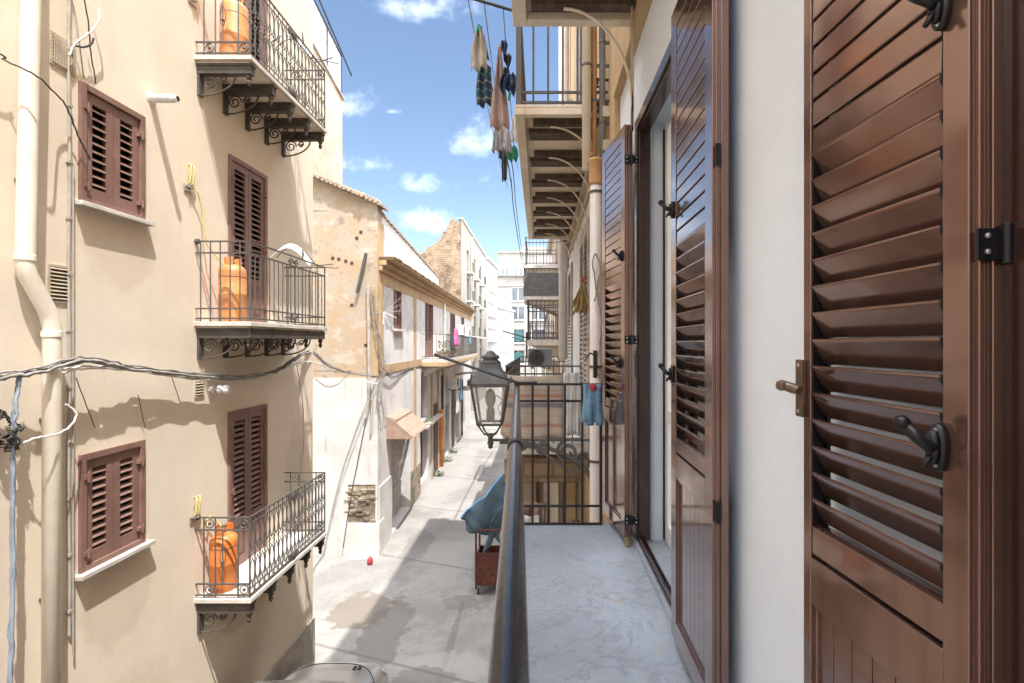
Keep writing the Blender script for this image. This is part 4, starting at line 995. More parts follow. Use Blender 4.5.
# --- the weathered gable with its whitewashed foot
gb = thing("weathered_building", (-5.5, 14.15, 0), "ochre gable of flaking plaster with a whitewashed lower wall across the alley", "building")
GX, GY = -4.60, 14.15
zt = lambda px: EYE + (343 - (178 + (px-313)*27/65))/500*GY
gx0 = -13.0; slope = (zt(378)-zt(313))/((378-313)/500*GY)
ztop = lambda x: zt(378) + (x-GX)*slope
m = MB()
m.add([(gx0,GY,5.0),(GX,GY,5.0),(GX,GY,ztop(GX)),(gx0,GY,ztop(gx0)),(gx0,GY+.45,5.0),(GX-.014,GY+.45,5.0),(GX-.014,GY+.45,ztop(GX)),(gx0,GY+.45,ztop(gx0))],
      [(0,1,2,3),(1,5,6,2),(3,2,6,7),(0,3,7,4)])
m.build("wall", M['gable'], gb)
m = MB(); zl = 5.0
m.prism([(gx0,GY-.03,0),(-5.42,GY-.03,0),(-5.42,GY-.03,zl),(gx0,GY-.03,zl)], (0,.45,0))
m.prism([(-5.42,GY-.03,2.0),(GX+.01,GY-.03,2.0),(GX+.01,GY-.03,zl),(-5.42,GY-.03,zl)], (0,.45,0))
m.prism([(-5.42,GY-.03,0),(GX+.06,GY-.03,0),(GX+.06,GY-.03,.92),(-5.42,GY-.03,.92)], (0,.45,0))
m.prism([(GX+.012,GY-.028,.92),(GX+.012,GY+.41,.92),(GX+.012,GY+.41,5.0),(GX+.012,GY-.028,5.0)], (-.06,0,0))
m.build("whitewashed_base", M['whitewash'], gb)
MB().box(-5.425, GX+.008, GY-.012, GY+.4, .915, 2.005).build("bare_stone", M['patch'], gb)
m = MB(); rq = random.Random(12)
for k in range(34):
    x = rq.uniform(-5.42, -4.68); z = rq.uniform(.97, 1.95); w_ = rq.uniform(.05,.14); m.box(x-w_, min(x+w_, GX), GY-.012-rq.uniform(.012,.05), GY, z-rq.uniform(.02,.05), z+rq.uniform(.02,.05))
m.build("stones", M['patch'], gb, bevel=.02)
rnd = random.Random(3)
m = MB()
for k in range(26):                                                # lumps of broken render along the foot
    x = rnd.uniform(-5.4, -4.55); r = rnd.uniform(.03,.09); m.lathe((x, GY-.05-rnd.uniform(0,.2), 0), [(r,0),(r*.8,r*.5),(r*.2,r*.8)], 6)
m.build("fallen_render", M['whitewash'], gb)
m = MB(); n = 20
for k in range(n):                                                 # irregular tiles along the verge
    x = gx0 + (GX+.12-gx0)*k/n; w = (GX+.12-gx0)/n*1.12; z = ztop(x)+rnd.uniform(-.015,.03)
    m.obox((x, GY-.16+rnd.uniform(-.03,.03), z), (w,0,slope*w+.02), (0,.7,0), (0,0,.06))
for k in range(70):
    x = gx0 + (GX+.12-gx0)*k/70; m.lathe((x, GY-.18+rnd.uniform(-.03,.02), ztop(x)+.075), [(.06,-.02),(.075,.02),(.075,.36)], 8, axis=(0,1,0))
m.build("roof_tiles", M['tile'], gb)
m = MB(); m.box(GX-.20, GX+.022, GY-.022, GY-.001, 5.02, 7.6); m.box(GX+.0, GX+.022, GY-.02, GY+.5, 5.02, ztop(GX)-.45); m.build("ochre_quoin", M['ochre_trim'], gb)
m = MB()
for px, py in ((333,258),(339,259),(346,261),(352,263),(361,232),(357,238),(352,305),(366,345)):
    p = P(px, py, GY); m.box(p.x-.05, p.x+.04, p.y-.006, p.y+.1, p.z-.05, p.z+.04)
m.build("putlog_shade_blocks", M['brown_dark'], gb)  # dark blocks on the face painting the shade of putlog holes
m = MB(); m.tube([P(366,253,GY-.1), P(357,293,GY-.1)], .05, 6); tag(m.build("iron_bar", M['iron_grey']), "rusty bar hanging aslant on the flaking gable", "bar")
m = MB(); m.tube([P(368,285,GY-.08), P(369,330,GY-.08), P(369.5,400,GY-.10), P(366,418,GY-.10)], .045, 8); m.tube([P(372,400,GY-.07),P(371,434,GY-.07)], .035, 6)
tag(m.build("service_pipe", M['conduit']), "grey service pipe running down the ochre corner of the gable", "pipe")
cable("loose_cable", "black wire slanting down the whitewashed wall to the ground", [P(371,392,GY-.12), P(362,440,GY-.12), P(352,490,GY-.12), P(343,548,GY-.15)], .012, 'cable_black', amp=.004, seed=31)
cable("loose_cable", "straight grey wire running level across the gable above the whitewash", [P(313,371,GY-.1), P(345,371,GY-.1), P(392,370,GY+1.2)], .010, 'cable_black', amp=.002, seed=32)
cable("cable_bundle", "tangle of cables hanging down the corner of the gable", [P(372,290,GY-.1), P(376,320,GY-.1), P(380,345,GY-.1), P(384,370,GY), P(380,395,GY-.1), P(384,430,GY)], .010, 'cable', strands=5, spread=.10, amp=.022, seed=33)
cable("loose_cable", "cable scalloping across the white facade under the ochre band", [P(384,368,14.3), P(393,377,15.4), P(404,372,17), P(416,368,19), P(425,366,20.5)], .014, 'cable_black', strands=2, spread=.05, amp=.01, seed=34)
m = MB(); c = P(384,312,GY-.2)
for dx, dz in ((.72,.50),(.80,.28),(.72,.02),(.55,-.22),(-.1,.42),(.2,.48),(.05,-.42),(.3,-.5)): m.tube([c, c + Vector((dx*.75, -.2, dz*.8))], .006, 4)
m.tube([c + Vector((.45,-.13,-.1)), c + Vector((.56,-.15,.36))], .006, 4); m.tube([c+Vector((-.3,.05,-.05)), c], .02, 5)
tag(m.build("television_antenna", M['steel']), "spiky white aerial fixed to the corner of the gable", "aerial")
m = MB(); q = P(370,552,GY-.6); m.lathe((q.x,q.y,0), [(.07,0),(.085,.10),(.075,.16),(.05,.20),(.02,.23)], 12); tag(m.build("bucket", M['red'], None, smooth=True), "small red bucket at the foot of the whitewashed wall", "bucket")

# --- the white building with an ochre eave
wb = thing("white_house", (-4.8, 20, 0), "white house with an ochre eave and louvred shutters beside the gable", "building")
D = Vector((-.03, 1, 0)).normalized(); NW = Vector((1, .03, 0)).normalized(); W0 = Vector((-4.585, 14.19, 0))
yw = lambda px: 4.1555/((540-px)/500-.03)
sw = lambda px: (yw(px)-14.17)/D.y
SE = 24.2
def wq(s, d, z): return W0 + D*s + NW*d + Vector((0,0,z))
def wbx(mb, s0, s1, d0, d1, z0, z1): mb.obox(wq(s0,d0,z0), D*(s1-s0), NW*(d1-d0), Vector((0,0,z1-z0)))
zw = lambda py, px: EYE + (343-py)/500*yw(px)
holes = [(sw(393.5), sw(401.5), 6.46, 7.85), (sw(425), sw(433), 5.36, 7.85), (sw(450), sw(455), 5.36, 7.8), (sw(461), sw(464), 5.36, 7.8),
         (sw(391), sw(410.5), .05, 3.15), (sw(420.5), sw(428), .35, 2.6), (sw(421), sw(427), 2.85, 4.85), (sw(444), sw(449), .05, 2.7), (sw(455), sw(459.5), .05, 2.8)]
m = MB(); m.wall(wq(0,0,0), D, NW, SE, 8.05, holes, .35)
m.add([wq(SE,0,0), wq(SE,-6,0), wq(SE,-6,8.05), wq(SE,0,8.05)], [(0,1,2,3)]); m.build("wall", M['whitewash_blue'], wb)
m = MB(); m.add([wq(0,-.02,8.0), wq(10.6,-.12,8.0), wq(10.6,-.12,9.2), wq(0,-.02,9.75), wq(0,-4,8.0), wq(10.6,-4,8.0), wq(10.6,-4,9.2), wq(0,-4,9.75)], [(0,1,2,3),(1,5,6,2),(3,2,6,7)]); m.build("attic_wall", M['whitewash'], wb)
m = MB()
for k in range(26): wbx(m, k*.41, k*.41+.38, -1.0, .03-.004*k, 9.755-.55*k*.41/10.6, 9.815-.55*k*.41/10.6+.01*math.sin(k*2.2))
m.build("attic_coping", M['tile'], wb)
m = MB()
for (d0, d1, z0, z1) in ((0,.10,8.05,8.2),(0,.22,8.203,8.36),(0,.44,8.363,8.43)):
    wbx(m, .02, SE+.1, d0-.3, d1, z0, z1)
m.build("cornice", M['ochre_trim'], wb, bevel=.03)
m = MB()
for k in range(58): wbx(m, k*.415, k*.415+.40, -.3, .47+.02*math.sin(k*2.3), 8.433, 8.465+.012*math.sin(k*1.7))
m.build("eave_tiles", M['tile'], wb)
m = MB(); wbx(m, .05, SE-.1, -.1, .015, 7.70, 8.048); wbx(m, sw(413.6), sw(416), -.05, .02, .9, 7.698); wbx(m, sw(378.5), sw(381), -.05, .05, 5.2, 7.698); wbx(m, .05, sw(424), -.05, .025, 5.10, 5.36); wbx(m, sw(404), sw(421), -.05, .02, 2.62, 2.84); m.build("ochre_bands", M['ochre_trim'], wb)
def wshut(i, h, mtl='brown', zmid=None, name="window"):
    s0, s1, z0, z1 = h; f = MB(); fr = .07
    for a, b, c, d in ((s0,s0+fr,z0,z1),(s1-fr,s1,z0,z1),(s0+fr,s1-fr,z1-fr,z1)): wbx(f, a, b, -.14, .012, c, d)
    fo = f.build(name, M[mtl], wb); w = (s1-s0-2*fr)/2
    for k in range(2):
        l = MB(); leaf_shutter(l, wq(s0+fr+k*w, -.09, 0), D, NW, w-.01, z0, z1-fr, zmid, pitch=.09); l.build("shutter_leaf", M[mtl], fo)
    b = MB(); wbx(b, s0, s1, -.2, -.16, z0, z1); b.build("shade_backing", M['dark'], fo)  # black backing that paints the shade seen between the blades
    return fo
for i, h in enumerate(holes[:4]): wshut(i, h, 'brown', h[2]+.7 if i else None, "balcony_door" if i else "window")
m = MB(); wbx(m, holes[0][0]-.1, holes[0][1]+.1, -.02, .14, 6.38, 6.455); m.build("sill", M['slab'], wb)
# ground floor: recessed entrance, timber doors
def plain_door(h, mtl, rec=.25, boards=4, name="door"):
    s0, s1, z0, z1 = h; m = MB(); w = (s1-s0)/boards
    for k in range(boards): wbx(m, s0+k*w+.006, s0+(k+1)*w-.006, -rec-.05, -rec, z0, z1-.002)
    wbx(m, s0, s1, -rec-.06, -rec-.03, z0, z1-.002); wbx(m, s0, s1, -rec-.0, -rec+.02, z0+.9, z0+1.02); wbx(m, s0, s1, -rec, -rec+.02, z1-.16, z1-.04)
    o = m.build(name, M[mtl], wb); k = MB(); k.lathe(wq(s1-.2, -rec, z0+1.0), [(.012,0),(.012,.04),(.028,.05),(.02,.07)], 8, axis=NW); k.build("handle", M['steel'], o); return o
plain_door(holes[4], 'shutter_pale', .33, 5); plain_door(holes[5], 'brown_dark'); plain_door(holes[6], 'brown', .2, 4, "tall_shutter"); plain_door(holes[7], 'brown_dark'); plain_door(holes[8], 'ochre_trim')
m = MB(); s0, s1 = sw(386), sw(403)
za0, za1 = 3.80, 3.12
prof = [(.0, za0), (.0, za0-.04), (.78, za1), (.82, za1+.02), (.80, za1+.08), (.30, za0-.18), (.30, za0-.10)]
m.prism([wq(s0, d, z) for d, z in prof], D*(s1-s0))
m.prism([wq(s0, 0, za0-.05), wq(s0, .76, za1), wq(s0, 0, za1)], D*.03); m.prism([wq(s1-.03, 0, za0-.05), wq(s1-.03, .76, za1), wq(s1-.03, 0, za1)], D*.03)
for k in range(7): a = s0+.15+k*(s1-s0-.3)/6; m.tube([wq(a, .02, za0-.0), wq(a, .33, za0-.10), wq(a, .80, za1+.09)], .008, 5)
m.build("door_canopy", M['terracotta'], wb)
m = MB(); wbx(m, 0, sw(391), .0, .035, 0, 1.9); m.build("peeling_base", M['whitewash'], wb); m = MB(); wbx(m, sw(410.5), sw(420), 0, .03, 0, 1.3); m.build("peeling_base", M['patch'], wb)
# balcony of the white house
bs0, bs1 = sw(421.5), sw(462); bd = 1.02; bz = 5.22
m = MB(); wbx(m, bs0, bs1, 0, bd, bz-.0, bz+.12); bb = m.build("balcony", M['slab'], wb); m = MB(); wbx(m, bs0-.03, bs1, -.0, bd+.02, bz-.16, bz-.003); m.build("ochre_moulding", M['ochre_trim'], bb)
m = MB()
for zz in (.16, .24, 1.14):
    wbx(m, bs0+.03, bs1, bd-.06, bd-.03, bz+zz-.012, bz+zz+.012); wbx(m, bs0+.03, bs0+.06, 0, bd-.03, bz+zz-.012, bz+zz+.012); wbx(m, bs1-.06, bs1-.03, 0, bd-.03, bz+zz-.012, bz+zz+.012)
s = bs0+.03
while s < bs1: m.tube([wq(s, bd-.045, bz+.1), wq(s, bd-.045, bz+1.14)], .010, 4); s += .16
for k in range(1, 7): m.tube([wq(bs0+.045, bd*k/7, bz+.1), wq(bs0+.045, bd*k/7, bz+1.14)], .010, 4)
m.build("railing", M['iron_grey'], bb)
for k in range(5): a = bs0+.3+k*(bs1-bs0-.6)/4; MB().prism([wq(a,0,bz-.165), wq(a,bd-.15,bz-.165), wq(a,.0,bz-.6)], D*.1).build("bracket", M['slab'], bb)

def ac_unit(c, u, n, w, h, d, label, mtl, name="air_conditioner", group=None):
    """outdoor unit: box with a fan grille on the face towards n, on two brackets"""
    c, u, n = Vector(c), Vector(u).normalized(), Vector(n).normalized(); Z = Vector((0,0,1))
    t = thing(name, c, label, "air conditioner", group)
    m = MB(); m.obox(c - u*w/2 - n*d, u*w, n*d, Z*h); m.build("casing", M[mtl], t, bevel=.015)
    g = MB(); cc = c - u*w*.14 + Z*h*.5 + n*.004
    for k in range(5): g.tube([cc + u*math.cos(a*math.pi/10)*h*(.08+.085*k) + Z*math.sin(a*math.pi/10)*h*(.08+.085*k) for a in range(21)], .008, 4)
    for k in range(8): a = k*math.pi/4; g.tube([cc, cc + u*math.cos(a)*h*.42 + Z*math.sin(a)*h*.42], .006, 4)
    g.build("fan_grille", M['iron'], t)
    MB().lathe(cc - n*.003, [(h*.40,0),(h*.40,.002)], 20, axis=n).build("fan_opening", M['lamp_iron'], t)
    b = MB()
    for s_ in (-.35, .35): b.obox(c + u*w*s_ - n*(d+.15) - Z*.04, u*.04, n*(d+.15), Z*.038)
    b.build("wall_bracket", M['iron_grey'], t)
    return t
ac_unit(wq(sw(446.5), .62, zw(389,446)), D, NW, .95, .66, .34, "white air conditioner under the plant-filled balcony", 'ac_white')
ac_unit(wq(sw(455), .55, bz+1.25), D, NW, .85, .6, .3, "white air conditioner above the plant-filled balcony's railing", 'ac_white')
ac_unit(wq(sw(461.5), .55, bz+1.15), D, NW, .85, .6, .3, "smaller-looking white air conditioner further along above the balcony railing", 'ac_white')
m = MB(); m.tube([wq(sw(439.5), .09, .0), wq(sw(439.5), .09, 2.75)], .105, 12); tag(m.build("standing_pipe", M['orange_pipe'], None, smooth=True), "orange pipe standing upright against the white house", "pipe")
m = MB(); m.tube([wq(sw(443), .07, 5.3), wq(sw(443), .07, 8.0)], .06, 10); m.tube([wq(sw(442), .08, 0), wq(sw(442), .08, 5.0)], .07, 10); tag(m.build("drain_pipe", M['white_plastic'], None, smooth=True), "white drainpipe on the white house behind the balcony", "drainpipe")
for sx_, tp in ((sw(437.5), 5.0), (sw(431), 4.9)): m = MB(); wbx(m, sx_-.1, sx_+.2, 0, .05, 0, tp); m.build("pilaster", M['sand'], wb)
for sx_, h_, mt in ((sw(433.5), 3.2, 'brown_dark'), (sw(441), 4.4, 'iron_grey'), (sw(451.5), 3.4, 'brown_dark'), (sw(461), 3.6, 'iron_grey')):
    m = MB(); wbx(m, sx_, sx_+1.0 if mt == 'brown_dark' else sx_+.12, -.02, .04 if mt == 'brown_dark' else .12, .02, h_); m.build("roller_door" if mt == 'brown_dark' else "downpipe", M[mt], wb)
m = MB(); wbx(m, sw(419), sw(436), .02, .34, 2.62, 2.70); m.build("ledge", M['slab'], wb)
m = MB(); wbx(m, sw(453), sw(458), 0, .9, 3.25, 3.32); m.build("shop_hood", M['iron_grey'], wb)

def plant(p, r, h, label, pot=True, n=60, seed=1):
    rnd = random.Random(seed); p = Vector(p); t = thing("potted_plant" if pot else "weed", p, label, "plant")
    if pot: MB().lathe(p, [(r*.5,0),(r*.7,h*.35),(r*.76,h*.36),(r*.76,h*.42),(r*.6,h*.42)], 12).build("pot", M['terracotta'], t)
    m = MB(); z0 = h*.4 if pot else 0
    for k in range(n):
        a = rnd.uniform(0, 6.283); rr = rnd.uniform(.1, 1)*r; z = z0 + rnd.uniform(0, 1)*h*.6; c = p + Vector((rr*math.cos(a)*.8, rr*math.sin(a)*.8, z))
        u = Vector((math.cos(a), math.sin(a), rnd.uniform(-.3,.8)))*r*.4; v = Vector((-math.sin(a), math.cos(a), rnd.uniform(-.3,.3)))*r*.13
        m.add([c-u*.3, c+v, c+u, c-v], [(0,1,2,3)])
    m.build("leaves", M['leaf'], t)
for i, (px, r, lb) in enumerate(((425, .28, "terracotta pot with a low plant at the near end of the white house balcony"), (436, .34, "bushy potted plant midway along the white house balcony"), (447, .32, "potted plant further along the white house balcony"))):
    plant(wq(sw(px), bd-.32, bz+.125), r, .75, lb, seed=i+3)
for i, (px, lb) in enumerate(((443, "weed growing at the foot of the orange pipe"), (433, "weed sprouting beside the timber door of the white house"), (449, "weed growing at the wall beyond the orange pipe"))):
    q = wq(sw(px), .25, 0); plant(q, .3, .35, lb, pot=False, n=40, seed=i+20)
plant(wq(sw(422), .22, 2.72), .25, .4, "row of small plants on a ledge over the timber door", pot=False, n=50, seed=40)

def hang(name, label, top, w, drop, mtl, u=(1,0,0), fold=.03, shape=None, seed=0, nu=14, nv=14, group=None, cat="laundry", kf=5, pinch=0, th=.004, yaw=0):
    """cloth pegged along its top edge (centre top, width w along u), falling drop; shape(v) narrows or widens it"""
    rnd = random.Random(seed); top, u = Vector(top), Vector(u).normalized(); n = Vector((-u.y, u.x, 0)); ph = rnd.uniform(0, 6)
    def f(a, v):
        s_ = (a-.5)*w*(shape(v) if shape else 1); 
        z = -drop*v - pinch*(abs(a-.5)*2)**2*(1-v)
        d = fold*(.35+v)*math.sin(kf*2*math.pi*a+ph+1.3*v) + fold*.5*math.sin(13*a+5*v+ph)
        return top + u*s_ + n*d + Vector((0,0,z + fold*.4*math.sin(9*a+ph)*v))
    o = MB().grid(f, nu, nv).build(name, M[mtl], None, smooth=True, solid=th); return tag(o, label, cat, group)
hang("laundry", "pink cloth hung on the plant-filled balcony railing", wq(sw(433.5), bd, bz+1.42), .75, .75, 'cloth_pink', u=D, fold=.08, seed=2)
hang("laundry", "pale blue cloth hung on the far end of the plant-filled balcony", wq(sw(452), bd, bz+1.2), .6, .5, 'cloth_blue', u=D, fold=.05, seed=5)
hang("laundry", "dark cloth hung on the plant-filled balcony behind the pots", wq(sw(428.5), bd, bz+1.1), .6, .6, 'cloth_dark', u=D, fold=.05, seed=6)
hang("laundry", "long pale blue and white cloth hanging at the wall under the first air conditioner", wq(sw(447.5), .5, 4.1), .7, 1.9, 'cloth_white', u=D, fold=.06, seed=7)
hang("laundry", "blue cloth hanging beside the long white cloth at street level", wq(sw(450), .6, 4.0), .5, 1.2, 'cloth_blue', u=D, fold=.05, seed=8)
m = MB(); m.tube([wq(sw(455),0,4.1), wq(sw(455),1.2,4.25)], .03, 5); m.tube([wq(sw(459),0,4.1), wq(sw(459),1.1,4.2)], .03, 5); m.tube([wq(sw(455),1.1,4.2), wq(sw(459),1.0,4.2)], .01, 4)
tag(m.build("drying_rack", M['iron_grey']), "drying rack sticking out over the street past the white cloth", "drying rack")
hang("laundry", "navy and white clothes on the drying rack over the street", wq(sw(457), .9, 4.2), 1.2, .8, 'cloth_navy', u=D, fold=.06, seed=9)

# --- the half-ruined stone building
RY, RX = 38.6, -6.17
rb = thing("ruined_building", (RX-1.5, RY, 0), "half-ruined building of bare rubble stone with a broken top rising behind the ochre eave", "building")
top = [(425,252),(428,246),(431,247),(434,243),(437,244),(439,238),(441,239),(443,232),(446,231),(447,226),(449,226),(450,218),(453,219),(455,222),(460,222)]
m = MB(); poly = [P(px, py, RY) for px, py in top]; x_l = poly[0].x - 4
poly = [Vector((x_l, RY, 0)), Vector((x_l, RY, poly[0].z-1.5))] + poly + [Vector((poly[-1].x, RY, 0))]
m.prism(poly, (0, .6, 0)); m.build("broken_wall", M['ruin'], rb)
zR = P(460,222,RY).z; holesR = []
for s_ in (3.0, 7.5, 12.0):
    for z in (4.6, 7.6, 10.6, 13.0): holesR.append((s_, s_+1.3, z-1.0, z+.9))
m = MB(); m.wall((RX, RY+.6, 0), (0,1,0), (1,0,0), 17.5, zR+.4, holesR, .3); m.add([(RX,RY+18.1,0),(RX-7,RY+18.1,0),(RX-7,RY+18.1,zR+.4),(RX,RY+18.1,zR+.4)], [(0,1,2,3)]); m.build("facade", M['pale'], rb)
MB().box(RX-.3, RX+.12, RY+.62, RY+18.2, zR+.402, zR+.52).build("cornice", M['slab'], rb)
for (a, b, c, d) in holesR:
    m = MB(); m.box(RX-.2, RX-.14, RY+.6+a, RY+.6+b, c, d); m.box(RX-.139, RX-.08, RY+.6+(a+b)/2-.03, RY+.6+(a+b)/2+.03, c, d); w = m.build("window", M['shutter_pale'] if (a+c) % 2 > 1 else M['brown'], rb)
    m = MB(); m.box(RX-.02, RX+.5, RY+.6+a-.2, RY+.6+b+.2, c-.14, c-.002); m.build("ledge", M['slab'], w)
    m = MB()
    for zz in (.0, .8): m.box(RX+.46, RX+.49, RY+.6+a-.18, RY+.6+b+.18, c+zz, c+zz+.04)
    for k in range(9): m.box(RX+.465, RX+.485, RY+.6+a-.18+k*.205, RY+.6+a-.16+k*.205, c, c+.8)
    m.build("railing", M['iron_grey'], w)
for px, py in ((465,252),(465,300)):
    pass
m = MB(); m.box(P(464,0,RY).x, RX+.14, RY+5.4, RY+5.6, 0, zR); tag(m.build("pilaster", M['sand'], rb))

# --- pale blocks towards the bend, and the tall apartment house that closes the street
def block(name, label, A, B, z1, depth, mtl, cols, rows, wz, ww, wh, wm='pane', bal=False, sill=True, frame='slab'):
    A, B = Vector((*A, 0)), Vector((*B, 0)); u = (B-A).normalized(); L_ = (B-A).length; n = Vector((u.y, -u.x, 0))
    t = thing(name, A, label, "building"); hs = []
    for r in rows:
        for c in cols:
            a = L_*c - ww/2; hs.append((a, a+ww, r-wh/2, r+wh/2))
    m = MB(); m.wall(A, u, n, L_, z1, hs, .25)
    Z = Vector((0,0,1)); q = [A, B, B-n*depth, A-n*depth]
    m.add(q + [p+Z*z1 for p in q], [(1,2,6,5),(2,3,7,6),(3,0,4,7),(4,5,6,7)]); m.build("wall", M[mtl], t)
    m = MB(); m.obox(A-u*.1-n*.3+Z*(z1+.002), u*(L_+.2), n*.5, Z*.25); m.build("cornice", M[frame], t)
    for (a, b, c, d) in hs:
        f = MB(); o = A + n*-.2
        for (s0, s1, z0, z1_) in ((a,a+.08,c,d),(b-.08,b,c,d),(a+.08,b-.08,d-.08,d),(a+.08,b-.08,c,c+.08),((a+b)/2-.03,(a+b)/2+.03,c+.08,d-.08)):
            f.obox(o+u*s0+Z*z0, u*(s1-s0), n*.08, Z*(z1_-z0))
        w = f.build("window", M['white_paint'], t)
        f = MB(); f.obox(o+u*a+Z*c - n*.03, u*(b-a), n*.05, Z*(d-c)); f.build("pane", M[wm], w)
        if sill: f = MB(); f.obox(A+u*(a-.1)+Z*(c-.12)-n*.02, u*(b-a+.2), n*.17, Z*.118); f.build("sill", M['slab'], w)
        if bal:
            f = MB()
            for zz in (.0, .45, .9): f.obox(A+u*(a-.1)+n*.12+Z*(c+zz), u*(b-a+.2), n*.03, Z*.03)
            for k in range(8): f.obox(A+u*(a-.1+k*(b-a+.17)/7)+n*.12+Z*c, u*.02, n*.03, Z*.9)
            f.build("railing", M['iron_grey'], w)
    return t
block("pale_building", "pale rendered block past the ruined building with rows of small windows", (-6.05, 57.2), (-5.6, 65.5), 15.6, 9, 'pale_white', [k/7 for k in range(1,7)], (4, 7, 10, 13), 0, .8, 1.5, 'pane')
block("pale_building", "lower white block at the bend of the street with a dense grid of windows", (-5.55, 65.8), (-3.9, 74.5), 10.6, 9, 'pale_white', [k/7 for k in range(1,7)], (2.2, 4.2, 6.2, 8.2), 0, .7, 1.2, 'pane')
block("rear_light_blocker", "sandy building added unseen behind the camera to block light from the rear", (7, -13), (-9, -13), 12, 8, 'sand', [k/6 for k in range(1,6)], (2.2, 5.6, 9.0), 0, 1.1, 2.0, 'pane', bal=True)  # unseen; added to darken faces turned back along the street
fy = 80.0; X = lambda px: (px-540)/500*fy; ZZ = lambda py: EYE+(343-py)/500*fy
t = block("apartment_tower", "tall cream apartment house closing the end of the street, ribbon window near its top", (X(493), fy), (X(560), fy), ZZ(286), 14, 'pale', [(518-493)/67, (538-493)/67], (ZZ(357), ZZ(336), ZZ(313), ZZ(294)), 0, 2.1, 2.2, 'pane')
m = MB(); m.box(X(494), X(560), fy+.5, fy+14, ZZ(286)+.26, ZZ(276)); m.box(X(493), X(560), fy-.1, fy+14, ZZ(276), ZZ(267)); m.box(X(497), X(560), fy+1.5, fy+14, ZZ(267), ZZ(251)); m.box(X(520), X(545), fy+3, fy+12, ZZ(251), ZZ(243)); m.build("upper_wall", M['pale'], t)
m = MB(); m.box(X(496), X(532), fy-.13, fy-.05, ZZ(275.2), ZZ(269)); m.build("ribbon_window", M['pane'], t)
m = MB()
for k in range(9): x = X(496)+(X(532)-X(496))*k/8; m.box(x-.08, x+.08, fy-.2, fy-.131, ZZ(275.2), ZZ(269))
m.build("mullion", M['white_paint'], t)
m = MB(); m.box(X(496.5), X(560), fy+1.2, fy+14, ZZ(251), ZZ(250)); m.build("roof_edge", M['plinth'], t)
for a_, b_ in ((341, 331), (362, 352.5)): MB().box(X(514), X(522), fy-.02, fy+.0, ZZ(a_), ZZ(b_)).build("teal_blind", M['teal'], t)

# ================================================================ the row on our side of the street, past our balcony
# --- next house: white plaster round its doors, ochre stone above
nb = thing("ochre_house", (WX, 8, 0), "ochre stone house next along with whitewashed door bays and a long iron balcony", "building")
NX = WX - .045
nh = [(5.55-4.03, 6.75-4.03, FZ+.02, EYE+1.40), (8.6-4.03, 10.6-4.03, FZ+.02, EYE+1.40), (6.2-4.03, 7.4-4.03, EYE+2.25, EYE+4.5), (9.2-4.03, 10.3-4.03, EYE+2.25, EYE+4.5), (6-4.03, 7.5-4.03, .1, 2.9), (9-4.03, 10.4-4.03, .1, 2.9)]
m = MB(); m.wall((NX, 4.03, 0), (0,1,0), (-1,0,0), 6.97, 16.4, nh, .2); m.box(NX+.3, NX+9, 4.03, 11.0, 0, 16.4); m.add([(NX,4.03,0),(NX+.3,4.03,0),(NX+.3,4.03,16.4),(NX,4.03,16.4),(NX,11,0),(NX+.3,11,0),(NX+.3,11,16.4),(NX,11,16.4)], [(0,1,2,3),(4,5,6,7)]); m.build("wall", M['ochre'], nb)
m = MB(); m.wall((NX-.03, 4.35, FZ+.0), (0,1,0), (-1,0,0), 6.6, 2.95, [(a+4.03-4.35, b+4.03-4.35, .02, 2.70) for a, b, c, d in nh[:2]], .03); m.build("white_bay", M['whitewash'], nb)
for z in (EYE+1.66, EYE+1.95): MB().box(NX-.06, NX-.001, 4.3, 10.95, z, z+.09).build("string_course", M['sand'], nb)
m = MB()
m.box(NX-.35, NX+.3, 4.12, 11.1, 16.4, 16.6); m.box(NX-.2, NX+.3, 4.12, 11.05, 16.2, 16.398)
m.build("cornice", M['sand'], nb)
for y in (4.9, 8.0, 10.7): MB().box(NX-.05, NX-.001, y-.22, y+.22, 0, FZ-.3).build("pilaster", M['sand'], nb)
def nshut(y0, y1, z0, z1, mtl='shutter_pale', x=NX, parent=nb, out=.05, pitch=.06):
    f = MB(); f.box(x-out-.02, x+.1, y0, y0+.05, z0, z1); f.box(x-out-.02, x+.1, y1-.05, y1, z0, z1); f.box(x-out-.02, x+.1, y0+.05, y1-.05, z1-.06, z1); fo = f.build("balcony_door", M[mtl], parent)
    w = (y1-y0-.1)/2
    for k in range(2):
        l = MB(); leaf_shutter(l, (x-out+.02, y0+.05+k*w, 0), (0,1,0), (-1,0,0), w-.006, z0+.01, z1-.07, None, st=.06, pitch=pitch); l.build("shutter_leaf", M[mtl], fo)
    MB().box(x+.08, x+.1, y0, y1, z0, z1).build("shade_backing", M['dark'], fo)  # black backing painted in for the unlit room
for i, (a, b, c, d) in enumerate(nh[:4]): nshut(a+4.03, b+4.03, c, d)
for (a, b, c, d) in nh[4:]:
    m = MB()
    for k in range(6): m.box(NX+.12, NX+.16, 4.03+a+(b-a)*k/6+.01, 4.03+a+(b-a)*(k+1)/6-.01, c, d)
    m.box(NX+.15, NX+.18, 4.03+a, 4.03+b, c, d); m.build("street_door", M['brown_dark'], nb)
under_balcony(nb, 4.42, 9.75, EYE+2.06, -.225, .75, thick=.05, first=.30, x1=NX, extra_stays=(4.64,), label="long balcony of the ochre house seen from below, soffit of cream slabs and rusted beams with arched stays")
